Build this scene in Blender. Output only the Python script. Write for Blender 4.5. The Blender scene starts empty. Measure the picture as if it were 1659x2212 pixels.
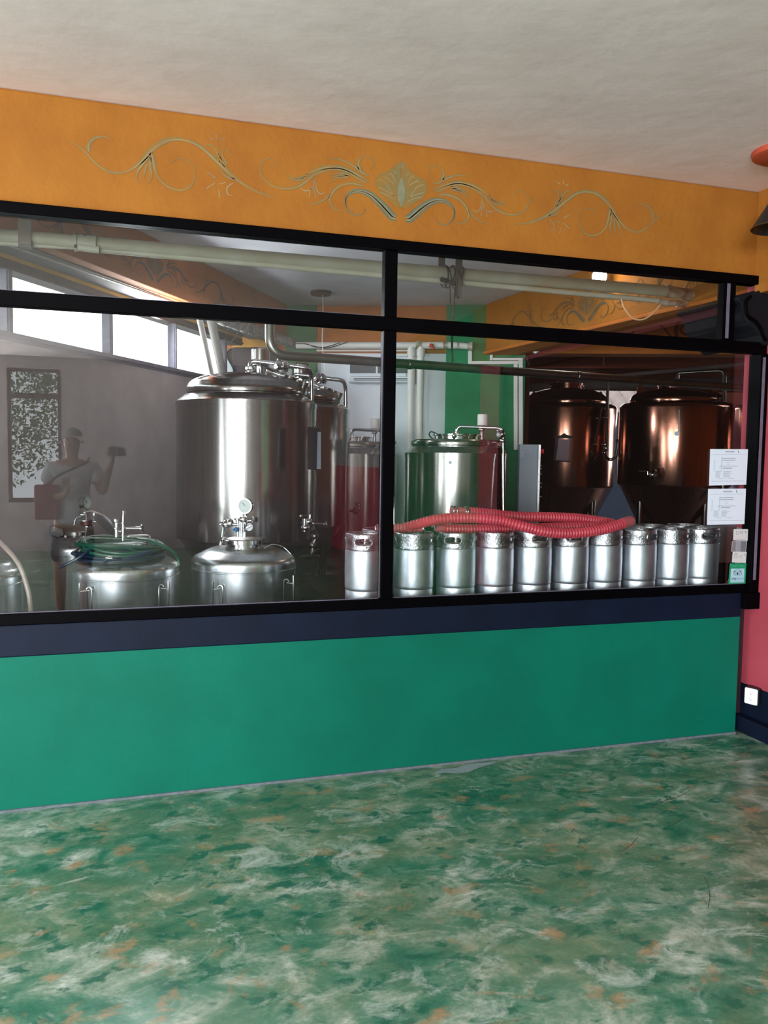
import bpy, math, random
from mathutils import Vector, Matrix
random.seed(7)
PI=math.pi
scene=bpy.context.scene
COL=scene.collection
# ---------------------------------------------------------------- camera model
F_PX=1750.; CX,CY=829.5,1106.; CAM=Vector((0,0,1.5))
CR=Vector((0.95341777,-0.30130601,0.01446495))
CD=Vector((-0.00672088,-0.06915827,-0.99758306))
CF=Vector((0.30157815,0.9510162,-0.06796177))
def ray(px,py): return CR*((px-CX)/F_PX)+CD*((py-CY)/F_PX)+CF
def at(px,py,d): return CAM+ray(px,py)*d
def onY(px,py,Y):
    r=ray(px,py); return CAM+r*(Y/r.y)
def onZ(px,py,z):
    r=ray(px,py); return CAM+r*((z-1.5)/r.z)
def onP(px,py,p,n):
    r=ray(px,py); n=Vector((n[0],n[1],0)); q=Vector((p[0],p[1],1.5))-CAM
    return CAM+r*(n.dot(q)/n.dot(r))
cam=bpy.data.cameras.new('camera'); co=bpy.data.objects.new('camera',cam); COL.objects.link(co)
M=Matrix((CR,-CD,-CF)).transposed().to_4x4(); M.translation=CAM; co.matrix_world=M
cam.sensor_fit='VERTICAL'; cam.sensor_height=36; cam.lens=F_PX/2212*36; cam.clip_start=.02
scene.camera=co
# ---------------------------------------------------------------- materials
def lin(c):
    return tuple(((v/255)/12.92 if v/255<=.04045 else ((v/255+.055)/1.055)**2.4) for v in c)+(1,)
def mat(name,c,rough=.6,metal=0,noise=0,nscale=6,bump=0,bscale=40,c2=None,coat=0,emit=0,spec=.5,stretch=(1,1,1),aniso=0,detail=6):
    m=bpy.data.materials.new(name); m.use_nodes=True; nt=m.node_tree; b=nt.nodes['Principled BSDF']
    col=lin(c); b.inputs['Base Color'].default_value=col; b.inputs['Roughness'].default_value=rough
    b.inputs['Metallic'].default_value=metal; b.inputs['Specular IOR Level'].default_value=spec
    b.inputs['Coat Weight'].default_value=coat; b.inputs['Coat Roughness'].default_value=.15
    if aniso: b.inputs['Anisotropic'].default_value=aniso
    if emit:
        b.inputs['Emission Color'].default_value=col; b.inputs['Emission Strength'].default_value=emit
    tc=nt.nodes.new('ShaderNodeTexCoord'); mp=nt.nodes.new('ShaderNodeMapping'); mp.inputs['Scale'].default_value=stretch
    nt.links.new(tc.outputs['Object'],mp.inputs[0])
    if noise or c2:
        n=nt.nodes.new('ShaderNodeTexNoise'); n.inputs['Scale'].default_value=nscale; n.inputs['Detail'].default_value=detail
        nt.links.new(mp.outputs[0],n.inputs['Vector'])
        r=nt.nodes.new('ShaderNodeValToRGB'); r.color_ramp.elements[0].position=.35; r.color_ramp.elements[1].position=.65
        k=1-noise
        r.color_ramp.elements[0].color=tuple(v*k for v in col[:3])+(1,) if not c2 else lin(c2)
        r.color_ramp.elements[1].color=col
        nt.links.new(n.outputs['Fac'],r.inputs[0]); nt.links.new(r.outputs[0],b.inputs['Base Color'])
    if bump:
        n=nt.nodes.new('ShaderNodeTexNoise'); n.inputs['Scale'].default_value=bscale; n.inputs['Detail'].default_value=5
        nt.links.new(mp.outputs[0],n.inputs['Vector'])
        u=nt.nodes.new('ShaderNodeBump'); u.inputs['Strength'].default_value=bump; u.inputs['Distance'].default_value=.01
        nt.links.new(n.outputs['Fac'],u.inputs['Height']); nt.links.new(u.outputs[0],b.inputs['Normal'])
    return m
def mixmat(name,fac,c):
    m=bpy.data.materials.new(name); m.use_nodes=True; nt=m.node_tree
    for n in list(nt.nodes): nt.nodes.remove(n)
    o=nt.nodes.new('ShaderNodeOutputMaterial'); t=nt.nodes.new('ShaderNodeBsdfTransparent'); g=nt.nodes.new('ShaderNodeBsdfPrincipled')
    g.inputs['Base Color'].default_value=lin(c); g.inputs['Roughness'].default_value=.15
    mx=nt.nodes.new('ShaderNodeMixShader'); mx.inputs[0].default_value=fac
    nt.links.new(t.outputs[0],mx.inputs[1]); nt.links.new(g.outputs[0],mx.inputs[2]); nt.links.new(mx.outputs[0],o.inputs[0]); return m
def glassmat():
    m=bpy.data.materials.new('pane_glass'); m.use_nodes=True; nt=m.node_tree
    for n in list(nt.nodes): nt.nodes.remove(n)
    N=nt.nodes.new; L=nt.links.new
    o=N('ShaderNodeOutputMaterial'); t=N('ShaderNodeBsdfTransparent'); t.inputs[0].default_value=(.96,.98,.97,1)
    g=N('ShaderNodeBsdfGlossy'); g.inputs['Roughness'].default_value=0.0
    lw=N('ShaderNodeLayerWeight'); lw.inputs[0].default_value=.5
    p=N('ShaderNodeMath'); p.operation='POWER'; p.inputs[1].default_value=5; L(lw.outputs['Facing'],p.inputs[0])
    a=N('ShaderNodeMath'); a.operation='MULTIPLY_ADD'; a.inputs[1].default_value=.94; a.inputs[2].default_value=.046; L(p.outputs[0],a.inputs[0])
    mx=N('ShaderNodeMixShader'); L(a.outputs[0],mx.inputs[0]); L(t.outputs[0],mx.inputs[1]); L(g.outputs[0],mx.inputs[2]); L(mx.outputs[0],o.inputs[0])
    return m
GLASS=glassmat()
def floormat():
    m=bpy.data.materials.new('stained_concrete'); m.use_nodes=True; nt=m.node_tree; N=nt.nodes.new; L=nt.links.new
    b=nt.nodes['Principled BSDF']; tc=N('ShaderNodeTexCoord')
    mp=N('ShaderNodeMapping'); mp.inputs['Rotation'].default_value=(0,0,.3); mp.inputs['Scale'].default_value=(1,1.35,1); L(tc.outputs['Object'],mp.inputs[0])
    def noise(s,d,dist,vec=mp.outputs[0],rough=.6,off=None):
        n=N('ShaderNodeTexNoise'); n.inputs['Scale'].default_value=s; n.inputs['Detail'].default_value=d; n.inputs['Distortion'].default_value=dist; n.inputs['Roughness'].default_value=rough
        if off:
            q=N('ShaderNodeMapping'); q.inputs['Location'].default_value=off; L(vec,q.inputs[0]); vec=q.outputs[0]
        L(vec,n.inputs['Vector']); return n.outputs['Fac']
    def ramp(f,st):
        r=N('ShaderNodeValToRGB'); e=r.color_ramp.elements
        while len(e)<len(st): e.new(.5)
        for k,(p,c) in enumerate(st): e[k].position=p; e[k].color=c if len(c)==4 else lin(c)
        L(f,r.inputs[0]); return r.outputs[0]
    def mix(f,a,c,bt='MIX'):
        x=N('ShaderNodeMix'); x.data_type='RGBA'; x.blend_type=bt
        if isinstance(f,float): x.inputs[0].default_value=f
        else: L(f,x.inputs[0])
        L(a,x.inputs[6]); 
        if isinstance(c,tuple): x.inputs[7].default_value=c
        else: L(c,x.inputs[7])
        return x.outputs[2]
    W=(1,1,1,1); K=(0,0,0,1)
    base=ramp(noise(4.6,12,.35,rough=.68),[(.33,(26,100,78)),(.43,(62,124,98)),(.50,(92,138,114)),(.57,(142,166,146)),(.68,(206,216,206))])
    br=ramp(noise(6.5,9,.7,off=(9,1,0)),[(.35,(72,112,80)),(.55,(128,138,102)),(.72,(186,168,132))])
    pat=ramp(noise(1.7,6,.5,off=(3,7,0)),[(.42,K),(.60,W)])
    c=mix(pat,base,br); c=mix(.5,c,base)
    gm=ramp(noise(9.5,6,.3,off=(5,5,3)),[(.56,K),(.63,(.85,.85,.85,1))]); c=mix(gm,c,lin((14,100,78)))
    om=ramp(noise(8,6,.3,off=(1,8,2)),[(.575,K),(.70,(.62,.62,.62,1))]); c=mix(om,c,lin((190,142,100)))
    wm=ramp(noise(5.0,12,.8,off=(7,2,5),rough=.72),[(.55,K),(.68,(.65,.65,.65,1))]); c=mix(wm,c,lin((214,224,218)))
    fine=ramp(noise(70,8,.3),[(.3,(.72,.72,.72,1)),(.62,(1,1,1,1))]); c=mix(.8,c,fine,'MULTIPLY')
    L(c,b.inputs['Base Color'])
    rr=N('ShaderNodeMapRange'); L(noise(5,6,1,off=(2,2,2)),rr.inputs[0]); rr.inputs[3].default_value=.28; rr.inputs[4].default_value=.5; L(rr.outputs[0],b.inputs['Roughness'])
    b.inputs['Coat Weight'].default_value=.5; b.inputs['Coat Roughness'].default_value=.22
    bu=N('ShaderNodeBump'); bu.inputs['Strength'].default_value=.12; bu.inputs['Distance'].default_value=.01; L(noise(22,6,.3),bu.inputs['Height']); L(bu.outputs[0],b.inputs['Normal'])
    return m
m_floor=floormat()
m_ceil=mat('ceiling_plaster',(250,231,229),.9,c2=(238,218,215),nscale=2.2,bump=.25,bscale=9)
m_ceil2=mat('brewroom_ceiling',(214,210,216),.9,c2=(200,196,204),nscale=3,bump=.15,bscale=9)
m_orange=mat('ochre_plaster',(156,97,20),.85,c2=(147,88,15),nscale=5,bump=.3,bscale=30)
m_orange2=mat('orange_plaster',(184,104,34),.85,c2=(172,92,28),nscale=5,bump=.2,bscale=30)
m_yellow=mat('yellow_plaster',(226,166,70),.85,noise=.1,bump=.2)
m_teal=mat('teal_green_paint',(0,106,86),.6,c2=(0,99,80),spec=.2,nscale=3,bump=.12,bscale=60)
m_navy=mat('navy_paint',(8,20,42),.6,spec=.2,c2=(6,15,34),nscale=6,bump=.1)
m_maroon=mat('dark_maroon_paint',(50,22,34),.7)
m_black=mat('black_steel_frame',(5,4,6),.45,spec=.03,noise=.2)
m_red=mat('rose_red_paint',(176,70,84),.7,c2=(166,62,76),nscale=3,bump=.1)
m_greyw=mat('grey_lower_wall',(176,178,192),.8,noise=.1)
m_white=mat('white_wall',(226,228,236),.8,c2=(216,218,226),nscale=4)
m_mauve=mat('grey_mauve_wall',(166,156,158),.85,c2=(154,144,146),nscale=4,bump=.1)
m_green=mat('green_paint',(18,122,72),.7,c2=(14,108,62),nscale=5,bump=.1)
m_greend=mat('moss_green_paint',(58,104,60),.7,noise=.15,nscale=5)
m_dbrown=mat('dark_brown_wall',(58,28,20),.95,noise=.3,nscale=3,spec=0)
m_pil=mat('dark_taupe_paint',(70,58,62),.7,noise=.15)
m_slate=mat('slate_blue_grey_wall',(84,98,120),.8,noise=.1)
m_soffit=mat('grey_soffit',(150,142,140),.9,noise=.08)
m_wood=mat('brown_wood_frame',(82,46,38),.6,noise=.35,nscale=12,stretch=(1,1,8))
m_gframe=mat('grey_window_frame',(104,100,116),.5,noise=.2,nscale=30)
m_pvc=mat('cream_plastic_pipe',(192,187,172),.5,c2=(176,168,148),nscale=5)
m_pvcs=mat('soiled_plastic_joint',(196,186,172),.5,c2=(120,84,68),nscale=16)
m_pvcw=mat('white_plastic_pipe',(224,216,214),.45,noise=.06)
m_steel=mat('brushed_steel',(158,153,150),.17,1,c2=(142,138,136),nscale=3,stretch=(14,14,.3))
m_satin=mat('satin_steel',(206,208,212),.27,1,c2=(188,190,196),nscale=3,stretch=(14,14,.3))
m_steels=mat('polished_steel',(206,206,208),.14,1)
m_steeld=mat('worn_steel_pipe',(120,118,114),.3,1,noise=.25,nscale=10)
m_baysteel=mat('steel_with_reflected_brown',(164,112,94),.15,1,noise=.2,nscale=3,stretch=(10,10,.3))  # stainless; the warm brown of reflected surroundings is put into the base colour
m_keg=mat('dull_keg_steel',(220,224,232),.44,1,c2=(178,184,194),nscale=9,stretch=(1,1,.6),bump=.04,bscale=30)
m_kegt=mat('scuffed_keg_collar',(196,196,202),.3,1,c2=(130,128,132),nscale=26,bump=.35,bscale=90)
m_hole=mat('shadowed_inside',(60,60,66),.5,.6)
m_hose=mat('red_ribbed_rubber',(206,66,84),.4,noise=.12,nscale=8)
m_hosee=mat('pink_hose_cuff',(196,92,100),.45,noise=.15)
m_ghose=mat('green_garden_hose',(2,74,54),.3,spec=.45,noise=.2)
m_bhose=mat('blue_garden_hose',(4,34,60),.35,spec=.4,noise=.2)
m_tube=mat('cloudy_clear_tube',(170,150,144),.3,noise=.1)
m_rubber=mat('black_rubber',(24,24,26),.5)
m_rope=mat('dark_rope',(64,52,48),.9,noise=.3)
m_paper=mat('white_paper',(216,226,238),.6,noise=.02)
m_ink=mat('printed_grey_ink',(104,110,124),.8)
m_inkl=mat('pale_grey_watermark',(196,206,222),.8)
m_gsign=mat('sticker_green',(26,142,98),.5)
m_plast=mat('white_plastic',(240,244,248),.3)
m_acw=mat('ac_white_plastic',(212,216,226),.4)
m_dark=mat('black_plastic',(20,20,22),.4)
m_terra=mat('terracotta_rose',(176,72,48),.5)
m_brownr=mat('brown_ceiling_rose',(66,24,20),.6)
m_bulb=mat('lit_bulb',(255,246,230),.5,emit=30)
m_cab=mat('grey_enamel',(150,158,170),.45,noise=.05)
m_blue=mat('blue_valve_plastic',(24,96,150),.35)
m_redp=mat('red_plastic',(190,24,40),.35)
m_gdial=mat('gauge_face',(196,202,200),.3,noise=.05)
m_film=mixmat('clear_plastic_film',.35,(90,80,90))
m_docu=mat('mauve_paper',(150,124,134),.6)
m_tile=mat('pale_clay_tile',(112,92,86),.8,noise=.3,nscale=8)
m_dark0=mat('crack_grey',(70,72,62),.9)  # dark grey-green of the hairline floor cracks
# ---------------------------------------------------------------- mesh builder
class MB:
    def __init__(s): s.v=[]; s.f=[]
    def add(s,v,f):
        o=len(s.v); s.v+= [Vector(p) for p in v]; s.f+=[tuple(i+o for i in q) for q in f]; return s
    def box(s,a,b):
        x0,y0,z0=a; x1,y1,z1=b
        return s.add([(x0,y0,z0),(x1,y0,z0),(x1,y1,z0),(x0,y1,z0),(x0,y0,z1),(x1,y0,z1),(x1,y1,z1),(x0,y1,z1)],
            [(0,3,2,1),(4,5,6,7),(0,1,5,4),(1,2,6,5),(2,3,7,6),(3,0,4,7)])
    def slab(s,P,n):   # polygon extruded along vector n
        P=[Vector(p) for p in P]; n=Vector(n); k=len(P)
        f=[tuple(range(k))[::-1],tuple(range(k,2*k))]+[(i,(i+1)%k,(i+1)%k+k,i+k) for i in range(k)]
        return s.add(P+[p+n for p in P],f)
    def vwall(s,p0,p1,z0,z1,off):  # vertical slab between two plan points, thickness vector off
        a=Vector((p0[0],p0[1],z0)); b=Vector((p1[0],p1[1],z0)); c=Vector((p1[0],p1[1],z1)); d=Vector((p0[0],p0[1],z1))
        return s.slab([a,b,c,d],Vector((off[0],off[1],0)))
    def tube(s,path,r,n=12,caps=True,rs=None):
        P=[Vector(p) for p in path]; k=len(P); T=[]
        for i in range(k):
            t=(P[min(i+1,k-1)]-P[max(i-1,0)]); T.append(t.normalized() if t.length>1e-9 else Vector((0,0,1)))
        u=T[0].orthogonal().normalized(); V=[];F=[]
        for i in range(k):
            u=(u-T[i]*u.dot(T[i])); u.normalize(); w=T[i].cross(u); q=rs[i] if rs else r
            for j in range(n):
                a=2*PI*j/n; V.append(P[i]+u*(math.cos(a)*q)+w*(math.sin(a)*q))
        for i in range(k-1):
            for j in range(n): F.append((i*n+j,i*n+(j+1)%n,(i+1)*n+(j+1)%n,(i+1)*n+j))
        if caps: F.append(tuple(range(n))[::-1]); F.append(tuple((k-1)*n+j for j in range(n)))
        return s.add(V,F)
    def lathe(s,prof,c=(0,0,0),n=48,axis=(0,0,1)):
        c=Vector(c); ax=Vector(axis).normalized(); u=ax.orthogonal().normalized(); w=ax.cross(u); V=[];F=[]
        for (r,z) in prof:
            for j in range(n):
                a=2*PI*j/n; V.append(c+ax*z+(u*math.cos(a)+w*math.sin(a))*max(r,1e-4))
        for i in range(len(prof)-1):
            for j in range(n): F.append((i*n+j,i*n+(j+1)%n,(i+1)*n+(j+1)%n,(i+1)*n+j))
        return s.add(V,F)
    def ball(s,c,r,n=14): return s.lathe([(r*math.sin(PI*k/8),-r*math.cos(PI*k/8)) for k in range(9)],c,n)
    def disc(s,c,r,t,axis,n=24): return s.lathe([(0,0),(r,0),(r*1.0,t),(0,t)],c,n,axis)
    def torus(s,c,R,r,axis=(0,0,1),n=32,m=8): return s.lathe([(R+r*math.cos(2*PI*k/m),r*math.sin(2*PI*k/m)) for k in range(m+1)],c,n,axis)
    def build(s,name,m,parent=None,smooth=True,ang=35,bevel=0,origin=None):
        me=bpy.data.meshes.new(name)
        if parent is not None: off=world_loc(parent)
        elif origin is not None: off=Vector(origin)
        else:
            xs=[p.x for p in s.v]; ys=[p.y for p in s.v]; zs=[p.z for p in s.v]
            off=Vector(((min(xs)+max(xs))/2,(min(ys)+max(ys))/2,min(zs)))
        me.from_pydata([tuple(p-off) for p in s.v],[],s.f); me.validate(); me.update()
        import bmesh
        bm=bmesh.new(); bm.from_mesh(me); bmesh.ops.recalc_face_normals(bm,faces=bm.faces); bm.to_mesh(me); bm.free()
        if smooth:
            for p in me.polygons: p.use_smooth=True
            me.set_sharp_from_angle(angle=math.radians(ang))
        me.materials.append(m); o=bpy.data.objects.new(name,me); COL.objects.link(o)
        if parent is not None: o.parent=parent
        else: o.location=off
        if bevel:
            b=o.modifiers.new('bevel','BEVEL'); b.width=bevel; b.segments=2; b.limit_method='ANGLE'; b.angle_limit=.7
        return o
def world_loc(o):
    l=Vector((0,0,0))
    while o is not None: l=l+o.location; o=o.parent
    return l
def tag(o,label=None,cat=None,group=None,kind=None):
    if label: o['label']=label
    if cat: o['category']=cat
    if group: o['group']=group
    if kind: o['kind']=kind
    return o
def thing(name,label,cat,loc,group=None):
    o=bpy.data.objects.new(name,None); COL.objects.link(o); o.location=loc; o.empty_display_size=.05
    return tag(o,label,cat,group)
def struct(o): o['kind']='structure'; return o
def copy_tree(o,parent=None):
    c=o.copy(); COL.objects.link(c); c.parent=parent
    for ch in list(o.children): copy_tree(ch,c)
    return c
def smooth_path(P,k=8):
    P=[Vector(p) for p in P]; Q=[P[0]*2-P[1]]+P+[P[-1]*2-P[-2]]; out=[]
    for i in range(1,len(Q)-2):
        a,b,c,d=Q[i-1:i+3]
        for j in range(k):
            t=j/k; out.append(.5*((2*b)+(c-a)*t+(2*a-5*b+4*c-d)*t*t+(3*b-a-3*c+d)*t**3))
    out.append(P[-1]); return out
def bend(P,r=.05,k=6):   # polyline with rounded corners
    P=[Vector(p) for p in P]; out=[P[0]]
    for i in range(1,len(P)-1):
        a=(P[i-1]-P[i]); b=(P[i+1]-P[i]); q=min(r,a.length*.45,b.length*.45); s0=P[i]+a.normalized()*q; s1=P[i]+b.normalized()*q
        for j in range(k+1):
            t=j/k; out.append(s0*(1-t)**2+P[i]*2*t*(1-t)+s1*t*t)
    out.append(P[-1]); return out
D=3.6; CZ=2.93; HB=2.486
# ---------------------------------------------------------------- shell, front room
MB().box((-4.6,-6.2,-.1),(3.4,D+.15,0)).build('floor',m_floor,smooth=False)['kind']='structure'
struct(MB().box((-4.6,-6.2,CZ),(3.6,D+.2,CZ+.12)).build('ceiling',m_ceil,smooth=False))
w=struct(MB().box((-4.6,D,HB),(3.42,D+.16,CZ)).build('wall_front',m_orange,smooth=False,bevel=.012))
low=struct(MB().box((-4.6,D,0),(3.2,D+.1,.655)).build('wall_front_lower',m_teal,smooth=False)); low.name='wall_front.001'
MB().box((-4.6,D+.1,0),(3.2,D+.102,.655)).build('added_inner_face',m_white,low,smooth=False)  # unseen white face, added to brighten reflections in the low tanks
t=struct(MB().box((-4.6,D-.006,.653),(3.2,D+.1,.786)).build('trim_1',m_navy,smooth=False,bevel=.006))
struct(MB().box((3.2,D+.07,0),(3.34,D+.1,.83)).build('trim_2',m_maroon,smooth=False))
# right side wall: rose red, black-navy base, and a green pilaster further back in the room
RX=3.29
wr=struct(MB().box((RX,-.1,.26),(RX+.12,.35,CZ)).box((RX,3.38,.26),(RX+.12,3.755,CZ)).box((RX,.35,2.35),(RX+.12,3.38,CZ)).build('wall_right',m_red,smooth=False))
dr=struct(MB().box((RX+.03,.35,0),(RX+.09,3.38,2.35)).box((RX-.01,.35,0),(RX+.1,.42,2.35)).box((RX-.01,3.31,0),(RX+.1,3.38,2.35)).box((RX-.01,.35,2.28),(RX+.1,3.38,2.35)).build('added_door_1',mat('added_door_dark',(52,32,26),.8,spec=.2),smooth=False))  # unseen dark door, added to keep the red wall out of the glass reflection
MB().ball((RX+.0,1.80,1.05),.03).build('added_door_knob',m_black,dr)
MB().box((RX-.002,-.1,0),(RX+.12,.35,.262)).box((RX-.002,3.38,0),(RX+.12,3.68,.262)).build('lower_band',m_navy,wr,smooth=False)
MB().box((RX,-2.8,0),(RX+.12,-.1,CZ)).build('green_section',m_green,wr,smooth=False)
MB().box((RX,-6.2,1.35),(RX+.12,-2.8,CZ)).build('taupe_section',m_mauve,wr,smooth=False)
MB().box((RX,-6.2,0),(RX+.12,-2.8,1.35)).build('red_section',m_red,wr,smooth=False)
struct(MB().box((RX-.055,3.38,0),(RX-.003,3.667,.09)).build('baseboard_right',m_navy,smooth=False,bevel=.008))
fl_=bpy.data.objects['floor']
P=[onZ(x,y,.0012) for x,y in ((938,1668),(955,1661),(985,1659),(1010,1651),(1040,1648),(1072,1644),(1068,1649),(1035,1658),(1012,1668),(985,1671),(960,1669),(945,1673))]
MB().add(P,[tuple(range(len(P)))]).build('pale_spill',mat('pale_spill_stain',(150,166,172),.6,noise=.15,nscale=30),fl_,smooth=False)
for q in (((1522,1895),(1530,1915),(1533,1940),(1529,1962)),((1235,1798),(1239,1790),(1246,1797),(1262,1800)),((1405,1745),(1440,1728),(1472,1718),(1492,1706)),((1450,1783),(1465,1775),(1475,1768)),((1345,1838),(1362,1826),(1378,1808))):
    MB().tube(smooth_path([onZ(x,y,.0006) for x,y in q],5),.0010,5).build('hairline_crack',m_dark0,fl_)
struct(MB().box((-4.6,D-.008,0),(3.2,D-.0005,.010)).build('trim_9',mat('dusty_grey_line',(110,120,128),.9,noise=.3,nscale=30),smooth=False))
# header return above right wall (ochre like the beam)
struct(MB().box((3.2,-.1,HB-.09),(RX-.001,D,CZ)).build('trim_3',m_orange,smooth=False)).hide_render=False
# rear wall of the front room with windows (seen only as a reflection in the glass)
def wall_holes(mb,x0,x1,z0,z1,y0,y1,holes):
    xs=sorted(set([x0,x1]+[h[0] for h in holes]+[h[1] for h in holes])); zs=sorted(set([z0,z1]+[h[2] for h in holes]+[h[3] for h in holes]))
    for i in range(len(xs)-1):
        for j in range(len(zs)-1):
            cx=(xs[i]+xs[i+1])/2; cz=(zs[j]+zs[j+1])/2
            if any(h[0]<cx<h[1] and h[2]<cz<h[3] for h in holes): continue
            mb.box((xs[i],y0,zs[j]),(xs[i+1],y1,zs[j+1]))
    return mb
mb=wall_holes(MB(),-4.6,RX,0,CZ,-6.2,-6.05,[(-4.4,-2.3,.8,2.6),(-1.66,-1.0,.8,2.7)])
struct(mb.build('wall_back',m_mauve,smooth=False))
wf=MB(); wf.box((-1.66,-6.12,2.3),(-1.0,-6.06,2.38)); wf.box((-1.70,-6.12,.76),(-1.66,-6.04,2.74)); wf.box((-1.0,-6.12,.76),(-.96,-6.04,2.74)); wf.box((-1.7,-6.12,2.7),(-.96,-6.04,2.74)); wf.box((-1.7,-6.12,.74),(-.96,-6.04,.8))
struct(wf.build('window_3',m_dbrown,smooth=False))
# left wall of front room: low wall and posts, open patio side
lw=MB(); lw.box((-4.6,-6.2,0),(-4.45,D,.75)); lw.box((-4.6,-6.2,2.55),(-4.45,D,CZ))
for y in (-6.2,-3.2,-.2,3.2): lw.box((-4.6,y,.75),(-4.45,y+.35,2.55))
struct(lw.build('wall_left',m_orange,smooth=False))
# ---------------------------------------------------------------- glazed partition frame
wn=struct(bpy.data.objects.new('window_1',None)); COL.objects.link(wn); wn.location=(1.3,D,.8)
y0,y1=D-.012,D+.038
def bar(x0,x1,z0,z1,nm,a=y0,b=y1): return MB().box((x0,a,z0),(x1,b,z1)).build(nm,m_black,wn,smooth=False,bevel=.003)
bar(-4.5,3.205,2.441,2.487,'head_rail',y0-.015,y1)
bar(-4.5,3.235,2.080,2.141,'transom',y0-.005,y1); bar(3.235,3.29,2.080,2.141,'transom')
bar(-4.5,3.235,.786,.833,'bottom_rail',y0+.004,y1)
bar(1.126,1.187,.833,2.080,'mullion'); bar(1.126,1.187,2.141,2.441,'mullion')
bar(-.93,-.87,.833,2.441,'mullion')
bar(2.992,3.07,2.141,2.441,'mullion')
bar(3.235,3.288,.79,2.080,'jamb',y0-.02,y1+.02)
MB().box((3.246,y0-.024,.86),(3.262,y0-.019,2.06)).build('glazing_bead',m_gframe,wn,smooth=False)
bar(3.195,3.30,.70,.79,'corner_foot',y0-.03,y1)
MB().box((3.012,y0-.004,2.15),(3.03,y0+.001,2.435)).build('glazing_bead',m_gframe,wn,smooth=False)
def pane(x0,x1,z0,z1): MB().box((x0,D+.008,z0),(x1,D+.012,z1)).build('glass_pane',GLASS,wn,smooth=False)
pane(-4.45,-.93,.833,2.08); pane(-.87,1.126,.833,2.08); pane(1.187,3.235,.833,2.08)
pane(-4.45,-.93,2.141,2.441); pane(-.87,1.126,2.141,2.441); pane(1.187,2.992,2.141,2.441)
MB().tube([(-.86,D+.006,.836),(1.12,D+.006,.836)],.0025,6).build('sealant_bead',m_gframe,wn)
MB().tube([(1.19,D+.006,.836),(3.23,D+.006,.836)],.0025,6).build('sealant_bead',m_gframe,wn)
MB().tube([(-.86,D-.004,2.143),(1.12,D-.004,2.143)],.0018,6).build('sealant_bead',m_gframe,wn)
MB().tube([(1.122,D-.002,.84),(1.122,D-.002,2.07)],.0022,6).build('sealant_bead',m_gframe,wn)
# corbel where the beams meet at right
P=[onY(x,y,3.56) for x,y in ((1592,640),(1612,634),(1640,628),(1690,618),(1690,745),(1655,746),(1648,738),(1644,724),(1632,712),(1618,702),(1612,690),(1610,672),(1604,658),(1594,650))]
P=[Vector((min(p.x,RX),p.y,p.z)) for p in P]
struct(MB().slab(P,(0,.5,0)).build('trim_4',mat('charcoal_blue_paint',(12,14,20),.75,noise=.2,spec=.2),smooth=False,bevel=.01))
P=[onY(x,y,3.545) for x,y in ((1622,640),(1612,650),(1611,668),(1617,684),(1632,694),(1642,708),(1648,724),(1654,736))]
MB().tube([Vector((min(p.x,RX-.01),p.y,p.z)) for p in smooth_path(P,5)],.009,8).build('carved_bead',m_black,bpy.data.objects['trim_4'])
# ---------------------------------------------------------------- brew room shell
LU=Vector((.53,.848,0)); LN=Vector((.848,-.53,0))
BA=Vector((1.475,7.833,0)); BU=Vector((.9266,-.3761,0)); BN=Vector((-.3761,-.9266,0))  # back wall, normal faces camera
def bw(px,py,off=0): 
    p=BA+BN*off; return onP(px,py,(p.x,p.y),(BN.x,BN.y))
L0=Vector((.473,6.175,0)); W0=Vector((.1,6.193,0))
def lp(base,s): return base+LU*s
struct(MB().box((-3,D+.2,-.1),(9.5,14,-.001)).build('floor_brewroom',mat('brewroom_floor',(92,98,112),.4,noise=.2),smooth=False)).name='floor.001'
struct(MB().slab([(3.6,D+.2,CZ),(9.5,D+.2,CZ),(9.5,5.2,CZ),tuple(BA+BU*5+Vector((0,0,CZ))),tuple(BA-BU*.62+Vector((0,0,CZ))),tuple(W0-LU*3.0+Vector((0,0,CZ)))],(0,0,.12)).build('ceiling.001',m_ceil2,smooth=False))
def slabwall(name,A,B,z0,z1,off,m,bev=0):
    return struct(MB().vwall(A,B,z0,z1,off).build(name,m,smooth=False,bevel=bev))
# back wall: white, orange band above, green pilasters
a=BA-BU*.66; b=BA+BU*2.28
slabwall('wall_back.001',a,b,0,2.487,-BN*.15,m_white)
slabwall('wall_back.002',BA-BU*.62+BN*.05,BA+BU*5.2+BN*.05,2.487,CZ,-BN*.25,m_orange2,.01)
slabwall('wall_back.003',BA+BU*-.0+BN*.07,BA+BU*.30+BN*.07,1.2,CZ-.001,-BN*.1,m_greend)
p0=bw(961,900,.09); p1=bw(1132,900,.09)
slabwall('wall_back.004',p0,p1,0,CZ-.002,-BN*.3,m_green)
# left interior beam, its soffit and the window wall
A=lp(L0,-3.2); B=lp(L0,2.2)
bm_=slabwall('wall_left.001',A,B,2.60,CZ-.001,-LN*.10,m_orange2,.008)
slabwall('trim_5',A-LN*.10,B-LN*.10,2.595,2.625,-LN*.226,m_soffit)
A=lp(W0,-3.2); B=lp(W0,1.75)
slabwall('wall_left.002',A,B,2.57,2.72,-LN*.15,m_yellow)
slabwall('wall_left.003',A,B,0,2.118,-LN*.15,m_mauve)
win=struct(bpy.data.objects.new('window_2',None)); COL.objects.link(win); win.location=(.1,6.2,2.1)
MB().vwall(A,B,2.118,2.166,-LN*.13).vwall(A+LN*.02,B+LN*.02,2.14,2.166,-LN*.03).build('window_sill',m_gframe,win,smooth=False)
MB().vwall(A,B,2.515,2.572,-LN*.12).vwall(A+LN*.012,B+LN*.012,2.528,2.540,-LN*.03).build('window_head',m_wood,win,smooth=False)
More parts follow.
